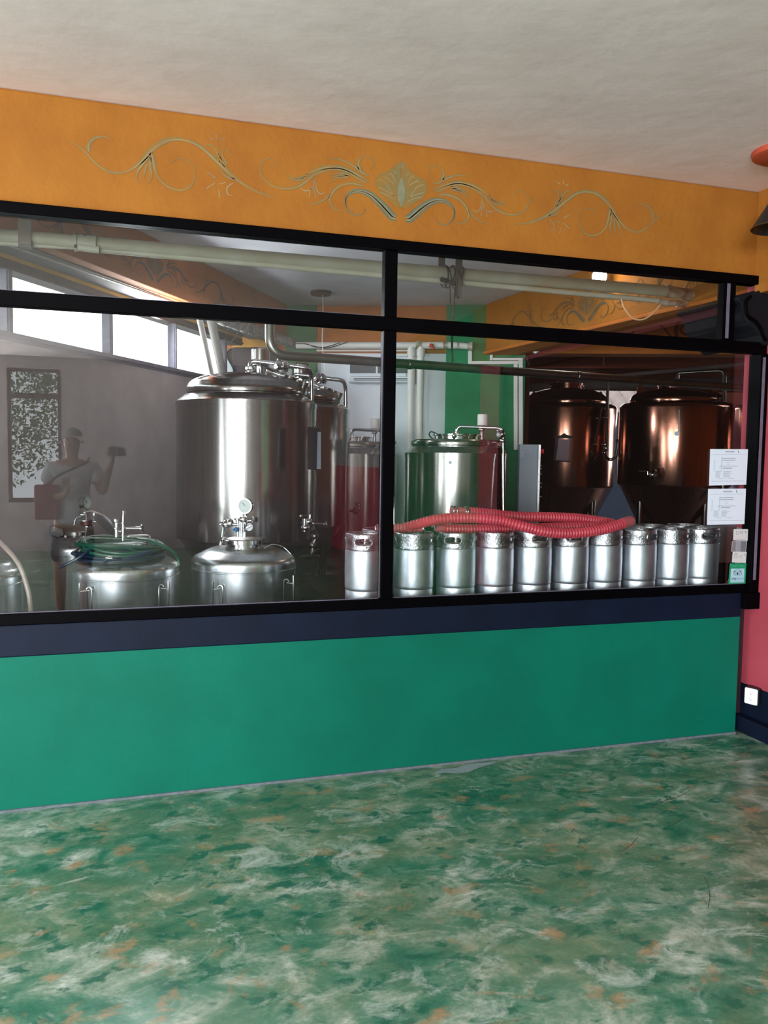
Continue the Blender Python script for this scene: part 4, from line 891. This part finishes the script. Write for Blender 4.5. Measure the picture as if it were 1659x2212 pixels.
# cable trunking on green pilaster
def trunk(lab,rects):
    t=thing('cable_trunking',lab,'trunking',bw(rects[0][0],rects[0][3],.10),'white trunking on green pilaster')
    for x0,x1,y0,y1 in rects: MB().slab([bw(x0,y1,.092),bw(x1,y1,.092),bw(x1,y0,.092),bw(x0,y0,.092)],BN*.022).build('trunking_section',m_pvcw,t,smooth=False,bevel=.003)
trunk('outer white cable trunking, stepping down the green pilaster',[(1011,1019.5,755,787),(1019.5,1120,780.5,787),(1109.5,1118,787,972)])
trunk('inner white cable trunking nested beside the outer one',[(1058,1064.5,759,779),(1064.5,1129,773.5,779),(1120,1129,779,969)])
tag(MB().slab([bw(1144,757,.3),bw(1153,751,.3),bw(1164,760,.3),bw(1156,765,.3)],BN*.05).build('motion_sensor',m_plast,smooth=False,bevel=.006),'small white sensor at the ochre beam end above the side bay','sensor')
tag(MB().tube(smooth_path([at(1136,781,7.35),at(1134,775,7.3),at(1138,772,7.3),at(1142,788,7.3)],5),.004,6).build('cable_tail',m_rubber),'short black cable tail beside the top of the white trunking','cable')
tag(MB().tube([at(1304,766,7.6),at(1304,786,7.6),at(1306,792,7.6)],.004,6).build('hanging_string',m_rope),'thin string hanging from orange header over the side bay tanks','string')
# control cabinet
cb0=at(1143,1110,6.95)
kb=thing('control_cabinet','tall grey control cabinet with red button beside the green pilaster','cabinet',(cb0.x,cb0.y,0))
f0=at(1123,960,6.95); f1=at(1163,960,6.95); U=(f1-f0); U.z=0; wU=U.length; U.normalize(); Nn=Vector((U.y,-U.x,0)); 
ztop=at(1140,960,6.95).z
def cabp(u,v,z): return Vector((f0.x,f0.y,0))+U*u+(-Nn if Nn.dot(CAM-f0)>0 else Nn)*v+Vector((0,0,z))
MB().slab([cabp(0,0,.25),cabp(wU,0,.25),cabp(wU,.10,.25),cabp(0,.10,.25)],(0,0,ztop-.25)).build('body',m_cab,kb,smooth=False,bevel=.004)
MB().slab([cabp(wU,-.004,.5),cabp(wU+.02,-.012,.5),cabp(wU+.03,.09,.5),cabp(wU,.10,.5)],(0,0,ztop-.5)).build('door',m_steels,kb,smooth=False,bevel=.002)
for k,y in enumerate((975,)): MB().lathe([(0,0),(.016,0),(.016,.012),(.022,.014),(.022,.028),(0,.03)],at(1167,y,6.97),18,U).build('red_button',m_redp,kb)
for y in (1006,1012,1024,1044,1052,1073): MB().lathe([(0,0),(.009,0),(.009,.016),(0,.018)],at(1166,y,6.97),12,U).build('knob',m_steels,kb)
MB().slab([cabp(.008,-.002,ztop-.06),cabp(.035,-.002,ztop-.06),cabp(.035,-.002,ztop-.11),cabp(.008,-.002,ztop-.11)],Nn*.002).build('label_plate',m_greyw,kb,smooth=False)
MB().slab([cabp(.03,.02,0),cabp(wU-.03,.02,0),cabp(wU-.03,.08,0),cabp(.03,.08,0)],(0,0,.25)).build('stand',m_dark,kb,smooth=False)
# ---------------------------------------------------------------- notices and stickers on the glass
def quad(p,o): return [onY(x,y,D+.006-o) for x,y in p]
def notice(lab,P,seed):
    rnd=random.Random(seed); t=thing('paper_notice',lab,'notice',onY(P[0][0],P[2][1],D+.005),'notices taped to the glass')
    MB().slab(quad(P,.003),(0,.0015,0)).build('paper_sheet',m_paper,t,smooth=False)
    def q(u,v): # bilinear, v down
        a=Vector(P[0]).lerp(Vector(P[1]),u); b=Vector(P[3]).lerp(Vector(P[2]),u); return a.lerp(b,v)
    def bar_(mb,u0,u1,v0,v1): mb.slab([onY(*q(u,v),D+.0022) for u,v in ((u0,v0),(u1,v0),(u1,v1),(u0,v1))],(0,.0004,0))
    m1=MB(); m2=MB()
    for u0,u1,v in ((.40,.64,.07),(.30,.68,.25),(.30,.68,.305),(.36,.60,.53)):
        x=u0
        while x<u1:
            wd=rnd.uniform(.012,.035); bar_(m1,x,min(x+wd,u1),v-.008,v+.009); x+=wd+.006
    bar_(m2,.06,.94,.148,.156); bar_(m2,.06,.94,.885,.893)
    for u0,u1,v in ((.42,.62,.11),(.43,.56,.37),(.46,.53,.42),(.27,.73,.465),(.25,.74,.49)):
        x=u0
        while x<u1:
            wd=rnd.uniform(.01,.03); bar_(m2,x,min(x+wd,u1),v-.005,v+.004); x+=wd+.008
    for k in range(8):
        v=.61+k*.024; bar_(m2,.16,.16+rnd.uniform(.09,.16),v-.005,v+.003); bar_(m2,.37,.37+rnd.uniform(.12,.26),v-.005,v+.003)
    bar_(m2,.24,.38,.81,.817); bar_(m2,.50,.66,.81,.817)
    m1.build('printed_lines',m_ink,t,smooth=False); m2.build('printed_lines',mat('mid_ink',(150,158,174),.8),t,smooth=False)
    c=q(.75,.08); cc=onY(c[0],c[1],D+.0022)
    MB().slab([cc+Vector((-.006,0,.009)),cc+Vector((.001,0,.006)),cc+Vector((.005,0,-.002)),cc+Vector((.003,0,-.009)),cc+Vector((-.001,0,.0))],(0,.0004,0)).build('printed_emblem',m_ink,t,smooth=False)
    wm=MB()
    for a,b in (((.10,.30),(.16,.62)),((.30,.22),(.22,.6))):
        x=Vector((a[0],a[1])); bar_(wm,a[0],a[0]+.03,a[1],b[1])
    wm.build('watermark',m_inkl,t,smooth=False)
notice('upper white printed notice taped inside the glass by the rose wall',[(1534.5,970),(1616,970.5),(1612,1047),(1532,1049)],1)
notice('lower white printed notice taped inside the glass below its twin',[(1530,1056),(1611.5,1055.5),(1608,1132),(1527.5,1134)],2)
def card(lab,P,mk):
    t=thing('small_card',lab,'card',onY(P[3][0],P[3][1],D+.005),'small cards on the glass'); MB().slab(quad(P,.003),(0,.0012,0)).build('card_sheet',mk,t,smooth=False); return t
m_card=mat('cream_card',(206,206,204),.6)
t=card('upper small cream card on glass, just under the lower notice',[(1585,1143),(1616,1143),(1615,1168),(1584,1167)],m_card)
MB().tube([onY(1592.5+2.4*math.cos(a),1151+4*math.sin(a),D+.0022) for a in [k*PI/8 for k in range(17)]],.0007,5).build('printed_oval',m_ink,t)
mb=MB()
for y,x0,x1 in ((1148,1598,1606),(1150.5,1598,1605),(1153,1599,1604),(1164.5,1588,1612),): mb.slab([onY(x0,y,D+.0022),onY(x1,y,D+.0022),onY(x1,y+.7,D+.0022),onY(x0,y+.7,D+.0022)],(0,.0004,0))
mb.slab([onY(1609,1147,D+.0022),onY(1611,1148,D+.0022),onY(1612,1153,D+.0022),onY(1610,1150,D+.0022)],(0,.0004,0)); mb.build('printed_lines',m_ink,t,smooth=False)
t=card('lower small cream card with a dark loop mark, above green sticker',[(1583,1192),(1613,1192),(1611,1216),(1581,1215)],m_card)
MB().tube(bend([onY(1587,1206,D+.0022),onY(1587,1196,D+.0022),onY(1592,1195,D+.0022),onY(1592,1206,D+.0022)],.01),.0012,6).build('printed_loop',m_ink,t)
mb=MB()
for y,x0,x1 in ((1200,1598,1603),(1203,1598,1602)): mb.slab([onY(x0,y,D+.0022),onY(x1,y,D+.0022),onY(x1,y+.7,D+.0022),onY(x0,y+.7,D+.0022)],(0,.0004,0))
mb.slab([onY(1608,1196,D+.0022),onY(1610,1198,D+.0022),onY(1611,1202,D+.0022),onY(1609,1199,D+.0022)],(0,.0004,0)); mb.build('printed_lines',m_ink,t,smooth=False)
fl=thing('clear_sleeve','empty clear plastic sleeve on the glass between two cream cards','sleeve',onY(1583,1192,D+.005))
MB().slab(quad([(1582,1169),(1613,1169),(1611,1191),(1580,1191)],.002),(0,.0008,0)).build('film',mixmat('sleeve_film',.18,(200,200,210)),fl,smooth=False)
MB().tube([onY(1582,1169,D+.003),onY(1580,1191,D+.003),onY(1611,1191,D+.003),onY(1613,1169,D+.003),onY(1582,1169,D+.003)],.0007,5).build('film_edge',m_plast,fl)
st=thing('travel_sticker','green bordered sticker with owl-eyes logo at the lower glass corner','sticker',onY(1574,1261,D+.005))
MB().slab(quad([(1577,1217),(1612.5,1216.5),(1610,1260),(1573.5,1261.5)],.003),(0,.0012,0)).build('sticker_border',m_gsign,st,smooth=False)
MB().slab([onY(x,y,D+.0028) for x,y in ((1579,1228.5),(1608.5,1228),(1607,1258),(1577.5,1258.5))],(0,.0006,0)).build('sticker_panel',mat('sticker_pale_blue',(168,206,220),.5),st,smooth=False)
mb=MB(); m_k=mat('logo_black',(16,34,44),.6)
def circ(cx,cy,r,w_): mb.tube([onY(cx+r*math.cos(a),cy+r*math.sin(a),D+.0018) for a in [k*PI/10 for k in range(21)]],w_,5,caps=False)
for cx_ in (1589,1597.6): circ(cx_,1238.6,4.2,.0009); circ(cx_,1238.6,1.5,.0007)
mb.tube(smooth_path([onY(x,y,D+.0018) for x,y in ((1586,1234),(1589.5,1231.7),(1593.5,1231),(1597.5,1231.6),(1601,1233.8))],4),.0009,5)
mb.slab([onY(x,y,D+.0018) for x,y in ((1591.6,1238),(1595,1238),(1593.6,1243)) ],(0,.0005,0)); mb.slab([onY(x,y,D+.0018) for x,y in ((1584.6,1235),(1588,1233),(1586.5,1236))],(0,.0005,0)); mb.slab([onY(x,y,D+.0018) for x,y in ((1602,1234.6),(1598.6,1233),(1600.5,1236))],(0,.0005,0))
mb.build('owl_logo',m_k,st,smooth=False)
def text(s,p,size,m,parent,nm='lettering',rot=(PI/2,0,0)):
    cu=bpy.data.curves.new(nm,'FONT'); cu.body=s; cu.size=size; cu.extrude=.0003; tmp=bpy.data.objects.new(nm+'_curve',cu); COL.objects.link(tmp); dg=bpy.context.evaluated_depsgraph_get(); dg.update(); me=bpy.data.meshes.new_from_object(tmp.evaluated_get(dg)); bpy.data.objects.remove(tmp); o=bpy.data.objects.new(nm,me); COL.objects.link(o); me.materials.clear(); me.materials.append(m)
    o.parent=parent; o.location=Vector(p)-world_loc(parent); o.rotation_euler=rot; return o
text('trip',onY(1580,1252.5,D+.002),.021,m_k,st); text('advisor',onY(1587.6,1252.5,D+.002),.021,mat('logo_pale',(128,164,178),.6),st)
mb=MB()
for y,x0,x1 in ((1255,1579,1606),(1222.5,1582,1592),(1222.5,1598,1608)): mb.slab([onY(x0,y,D+.0019),onY(x1,y,D+.0019),onY(x1,y+.8,D+.0019),onY(x0,y+.8,D+.0019)],(0,.0004,0))
mb.build('printed_lines',mat('sticker_ink',(110,170,160),.6),st,smooth=False)
tag(MB().tube(smooth_path([onY(1567,1263,D+.03),onY(1572,1256,D+.03),onY(1577,1245,D+.03)],4),.0012,5).build('thin_wire',m_pvcs),'short thin wire standing beside the green sticker','wire')
# ---------------------------------------------------------------- socket outlet
ou=thing('wall_outlet','white double socket in a dark surface box low on the rose wall','outlet',(RX-.03,3.58,.16))
oc=onP(1623,1504,(3.262,3.5),(-.93,-.36)); U_=Vector((.36,-.93,0)); Nv=Vector((-.93,-.36,0)); W_=Vector((0,0,1))
def op(u,v,k=0): return oc+U_*u+W_*v+Nv*k
def rrect(hw_,hh_,r_,k):
    P=[]
    for cx_,cy_,a0 in ((hw_-r_,hh_-r_,0),(-hw_+r_,hh_-r_,PI/2),(-hw_+r_,-hh_+r_,PI),(hw_-r_,-hh_+r_,1.5*PI)):
        for j in range(5): a=a0+j*PI/8; P.append(op(cx_+r_*math.cos(a),cy_+r_*math.sin(a),k))
    return P
MB().slab(rrect(.040,.047,.006,-.002),-Nv*.05).build('surface_box',m_dark,ou,smooth=False)
MB().slab(rrect(.036,.044,.008,.0),Nv*.005).build('cover_plate',m_plast,ou,smooth=False,bevel=.0015)
mb=MB()
for v0 in (.017,-.017):
    for u0 in (-.007,.006): mb.slab([op(u0,v0,.005),op(u0+.0018,v0,.005),op(u0+.0018,v0+.007,.005),op(u0,v0+.007,.005)],Nv*.0006)
    mb.disc(op(0,v0-.006,.005),.0022,.0006,Nv,10)
mb.build('socket_slots',mat('slot_grey',(90,96,104),.5),ou,smooth=False)
# skirting step beside the socket
tag(MB().slab([(3.215,3.667,0),(3.245,3.667,0),(3.245,3.66,.0),(3.215,3.64,0)],(0,0,.03)).build('floor_pipe_stub',m_greyw,smooth=False),'tiny grey stub at the floor where green wall meets dark corner','stub')
# ---------------------------------------------------------------- pendant lamp at right
pc=onZ(1694,326,CZ)
pl=thing('pendant_lamp','black cone pendant lamp on a terracotta ceiling rose at right edge','lamp',pc)
MB().lathe([(0,-.03),(.12,-.03),(.135,-.022),(.14,-.008),(.14,0),(0,0)],pc,36).build('ceiling_rose',m_terra,pl)
pdd=(pc-CAM).dot(CF); s0=at(1694,490,pdd)
MB().tube([pc-Vector((0,0,.03)),(pc.x,pc.y,s0.z+.17)],.004,8).build('cord',m_dark,pl)
MB().lathe([(.128,0),(.125,.006),(.032,.16),(.022,.18),(0,.18),(.0,.174),(.028,.155),(.120,.004)],(pc.x,pc.y,s0.z-.0),40).build('lamp_shade',mat('black_lamp_shade',(26,22,22),.4),pl,ang=40)
MB().lathe([(.127,-.001),(.129,.002),(.127,.005)],(pc.x,pc.y,s0.z),40).build('shade_rim',mat('brass_rim',(150,110,70),.3,1),pl)
MB().ball((pc.x,pc.y,s0.z+.05),.03).build('bulb',m_plast,pl)
# ---------------------------------------------------------------- the photographer (seen only mirrored in the glass)
m_skin=mat('skin_tone',(196,146,122),.5); m_shirt=mat('white_cotton_shirt',(226,228,236),.85); m_short=mat('dark_shorts_cloth',(42,38,46),.85)
def skin(name,verts,edges,m,parent,sub=2):
    me=bpy.data.meshes.new(name); off=world_loc(parent); me.from_pydata([tuple(Vector(v[:3])-off) for v in verts],edges,[]); me.materials.append(m)
    o=bpy.data.objects.new(name,me); COL.objects.link(o); o.parent=parent
    s=o.modifiers.new('skin','SKIN'); s.use_smooth_shade=True
    for i,v in enumerate(verts):
        d=me.skin_vertices[0].data[i]; r=v[3]; d.radius=(r,v[4] if len(v)>4 else r); d.use_root=(i==0)
    o.modifiers.new('sub','SUBSURF').levels=sub; o.modifiers['sub'].render_levels=sub; return o
px_,py_=-.46,-.36
per=thing('person','person in white shirt and dark shorts holding up a phone, mirrored in glass','person',(px_,py_,0))
V=[(px_,py_,.93,.13,.10),(px_,py_,1.10,.12,.09),(px_,py_,1.28,.15,.10),(px_,py_,1.38,.12,.09),(px_,py_+.01,1.44,.052),(px_,py_+.015,1.50,.055),
 (px_,py_+.02,1.58,.078,.09),(px_,py_+.02,1.64,.068,.08),
 (px_+.17,py_,1.365,.05),(px_+.25,py_+.05,1.14,.04),(px_+.30,py_+.20,1.33,.032),(px_+.33,py_+.27,1.43,.026),
 (px_-.17,py_,1.365,.05),(px_-.22,py_-.02,1.10,.04),(px_-.10,py_+.14,1.12,.032),(px_-.02,py_+.2,1.16,.026),
 (px_+.09,py_,.86,.085),(px_+.10,py_+.01,.48,.055),(px_+.10,py_-.01,.28,.052),(px_+.10,py_-.01,.09,.034),(px_+.11,py_+.10,.05,.036),
 (px_-.09,py_,.86,.085),(px_-.11,py_+.01,.48,.055),(px_-.11,py_-.01,.28,.052),(px_-.11,py_-.01,.09,.034),(px_-.12,py_+.10,.05,.036)]
Eg=[(0,1),(1,2),(2,3),(3,4),(4,5),(5,6),(6,7),(3,8),(8,9),(9,10),(10,11),(3,12),(12,13),(13,14),(14,15),(0,16),(16,17),(17,18),(18,19),(19,20),(0,21),(21,22),(22,23),(23,24),(24,25)]
for hx,hy,hz_,sg,base in ((px_+.33,py_+.27,1.43,1,11),(px_-.02,py_+.2,1.16,-1,15)):
    i0=len(V); V.append((hx+.015*sg,hy+.03,hz_+.045,.026,.014)); Eg.append((base,i0))
    for k in range(4):
        l=(.034,.04,.037,.028)[k]; j=len(V); bx=hx+.015*sg+(k-1.5)*.017
        V+= [(bx,hy+.045,hz_+.085,.0085),(bx,hy+.055+.008,hz_+.085+l,.008),(bx,hy+.05+.03,hz_+.085+l+.016,.0065)]; Eg+=[(i0,j),(j,j+1),(j+1,j+2)]
    j=len(V); V+=[(hx+.015*sg-.04*sg,hy+.045,hz_+.045,.010),(hx+.015*sg-.055*sg,hy+.06,hz_+.075,.008)]; Eg+=[(i0,j),(j,j+1)]
skin('body',V,Eg,m_skin,per)
skin('shirt',[(px_,py_,1.05,.155,.12),(px_,py_,.86,.165,.13),(px_,py_,1.25,.17,.12),(px_,py_,1.38,.13,.10),(px_+.17,py_,1.37,.07),(px_+.225,py_+.03,1.22,.07),(px_-.17,py_,1.37,.07),(px_-.21,py_,1.22,.07)],[(0,1),(0,2),(2,3),(3,4),(4,5),(3,6),(6,7)],m_shirt,per)
skin('shorts',[(px_,py_,.88,.15,.115),(px_+.09,py_,.76,.10),(px_+.10,py_+.005,.52,.085),(px_-.09,py_,.76,.10),(px_-.11,py_+.005,.52,.085)],[(0,1),(1,2),(0,3),(3,4)],m_short,per)
hd=Vector((px_,py_+.02,1.62))
mb=MB(); mb.lathe([(.088*math.sin(PI*k/8)*(1 if k<7 else 1),.02+.088*math.cos(PI*k/8)*.9) for k in range(0,5)],hd+Vector((0,-.02,0)),20); mb.build('hair',mat('grey_hair',(170,166,166),.9),per)
mb=MB(); mb.ball(hd+Vector((0,.095,-.035)),.012); mb.ball(hd+Vector((.088,0,-.03)),.016); mb.ball(hd+Vector((-.088,0,-.03)),.016); mb.build('nose_and_ears',m_skin,per)
mb=MB(); mb.ball(hd+Vector((.03,.082,-.01)),.010); mb.ball(hd+Vector((-.03,.082,-.01)),.010); mb.tube([hd+Vector((-.022,.09,-.07)),hd+Vector((.022,.09,-.07))],.004); mb.build('eyes_and_mouth',m_dark,per)
for s in (.11,-.12):
    MB().lathe([(0,0),(.05,0),(.055,.02),(.05,.07),(.03,.10),(0,.10)],(px_+s,py_+.03,0),16).build('shoe',m_dark,per)
bg=thing('shoulder_bag','dark red shoulder bag with black strap carried by the mirrored person','bag',(px_-.16,py_+.12,.98))
MB().box((px_-.30,py_+.03,.92),(px_-.10,py_+.13,1.22)).build('bag_body',mat('red_bag_cloth',(150,30,34),.7),bg,smooth=False,bevel=.02)
MB().tube(smooth_path([(px_-.22,py_+.10,1.2),(px_-.10,py_+.15,1.30),(px_+.10,py_+.13,1.40),(px_+.14,py_+.0,1.45)],6),.012,6).build('strap',m_dark,bg)
ph=tag(MB().box((-.155,-.020,1.475),(-.012,-.011,1.548)).build('phone',m_dark,smooth=False,bevel=.003),'dark phone held up by the person mirrored in the glass','phone')
# ---------------------------------------------------------------- outside behind the room
m_leaf=mat('garden_leaves',(120,146,84),.6,c2=(70,96,54),nscale=3); m_trunk=mat('tree_bark',(96,76,58),.9)
def tree(c,h,r,lab,n=900):
    t=thing('garden_tree',lab,'tree',c); c=Vector(c); MB().tube([c,c+Vector((.1,.1,h*.6))],.09,10).build('trunk',m_trunk,t)
    mb=MB()
    for k in range(n):
        a=random.uniform(0,2*PI); b=random.uniform(-1,1); q=r*random.uniform(.55,1)
        p=c+Vector((0,0,h*.62))+Vector((math.cos(a)*math.sqrt(1-b*b)*q,math.sin(a)*math.sqrt(1-b*b)*q,b*q*h/r*.42))
        u=Vector((random.uniform(-1,1),random.uniform(-1,1),random.uniform(-1,1))).normalized(); w_=u.orthogonal().normalized(); s=random.uniform(.03,.07)
        mb.add([p-u*s,p+w_*s*.5,p+u*s,p-w_*s*.5],[(0,1,2,3)])
    mb.build('foliage',m_leaf,t,smooth=False)
tree((-2.5,-9.0,-.1),4.4,1.9,'leafy garden tree mirrored in the glass, left one',7500); tree((.3,-10.4,-.1),3.6,1.4,'leafy garden tree mirrored in the glass, right one',6500); tree((-4.4,-9.9,-.1),3.8,1.4,'bushy tree outside the wide rear window',2500)
struct(MB().box((-20,-20,-.35),(20,18,-.12)).build('ground',mat('outdoor_ground',(120,132,92),.9,noise=.3,nscale=1),smooth=False))
# ---------------------------------------------------------------- light: daylight through the openings, plus an added bay fill
W=bpy.data.worlds.new('world'); scene.world=W; W.use_nodes=True; nt=W.node_tree; bgn=nt.nodes['Background']
bgn.inputs[0].default_value=(.86,.93,1,1); bgn.inputs[1].default_value=4.0
def area(name,loc,direction,sx,sy,power,col=(.9,.95,1)):
    l=bpy.data.lights.new(name,'AREA'); l.shape='RECTANGLE'; l.size=sx; l.size_y=sy; l.energy=power; l.color=col
    o=bpy.data.objects.new(name,l); COL.objects.link(o); o.location=loc; o.rotation_euler=Vector(direction).to_track_quat('-Z','Z').to_euler(); return o
area('daylight_patio',(-4.42,-3.0,1.65),(1,.0,.6),2.6,1.7,600)
area('daylight_patio.001',(-4.42,1.4,1.65),(1,-.1,.5),2.9,1.7,150)
area('daylight_rear_window',(-3.35,-6.0,1.7),(.25,1,.55),2.0,1.7,700)
o_=lp(W0,.0)-LN*.05; area('daylight_clerestory',(o_.x,o_.y,2.34),(LN.x,LN.y,-.15),4.2,.32,400)
pl_=E0+FH*-.1+RH*2.4; area('daylight_side_bay',(pl_.x,pl_.y,2.36),(-FH.x,-FH.y,-.35),4,.28,20,(1,.86,.78))
area('bay_fill_light',(9.12,8.2,1.8),(-1,.1,-.1),2.2,1.1,55)  # added fill in an invented opening; lifts the slate wall and bay tanks
sp_=bpy.data.lights.new('spot_glow','POINT'); sp_.energy=3; sp_.color=(1,.9,.75); sp_.shadow_soft_size=.04; oo=bpy.data.objects.new('spot_glow',sp_); COL.objects.link(oo); oo.location=sl+RN*.08+Vector((0,-.06,0))
vs=scene.view_settings; vs.view_transform='Standard'; vs.look='None'; vs.gamma=1; vs.exposure=0.10; vs.use_curve_mapping=False
scene.cycles.max_bounces=10; scene.cycles.transparent_max_bounces=16; scene.cycles.glossy_bounces=5; scene.cycles.caustics_reflective=False

print('TC wall dist',(cC-W0).dot(LN),'TD',(cD-W0).dot(LN))
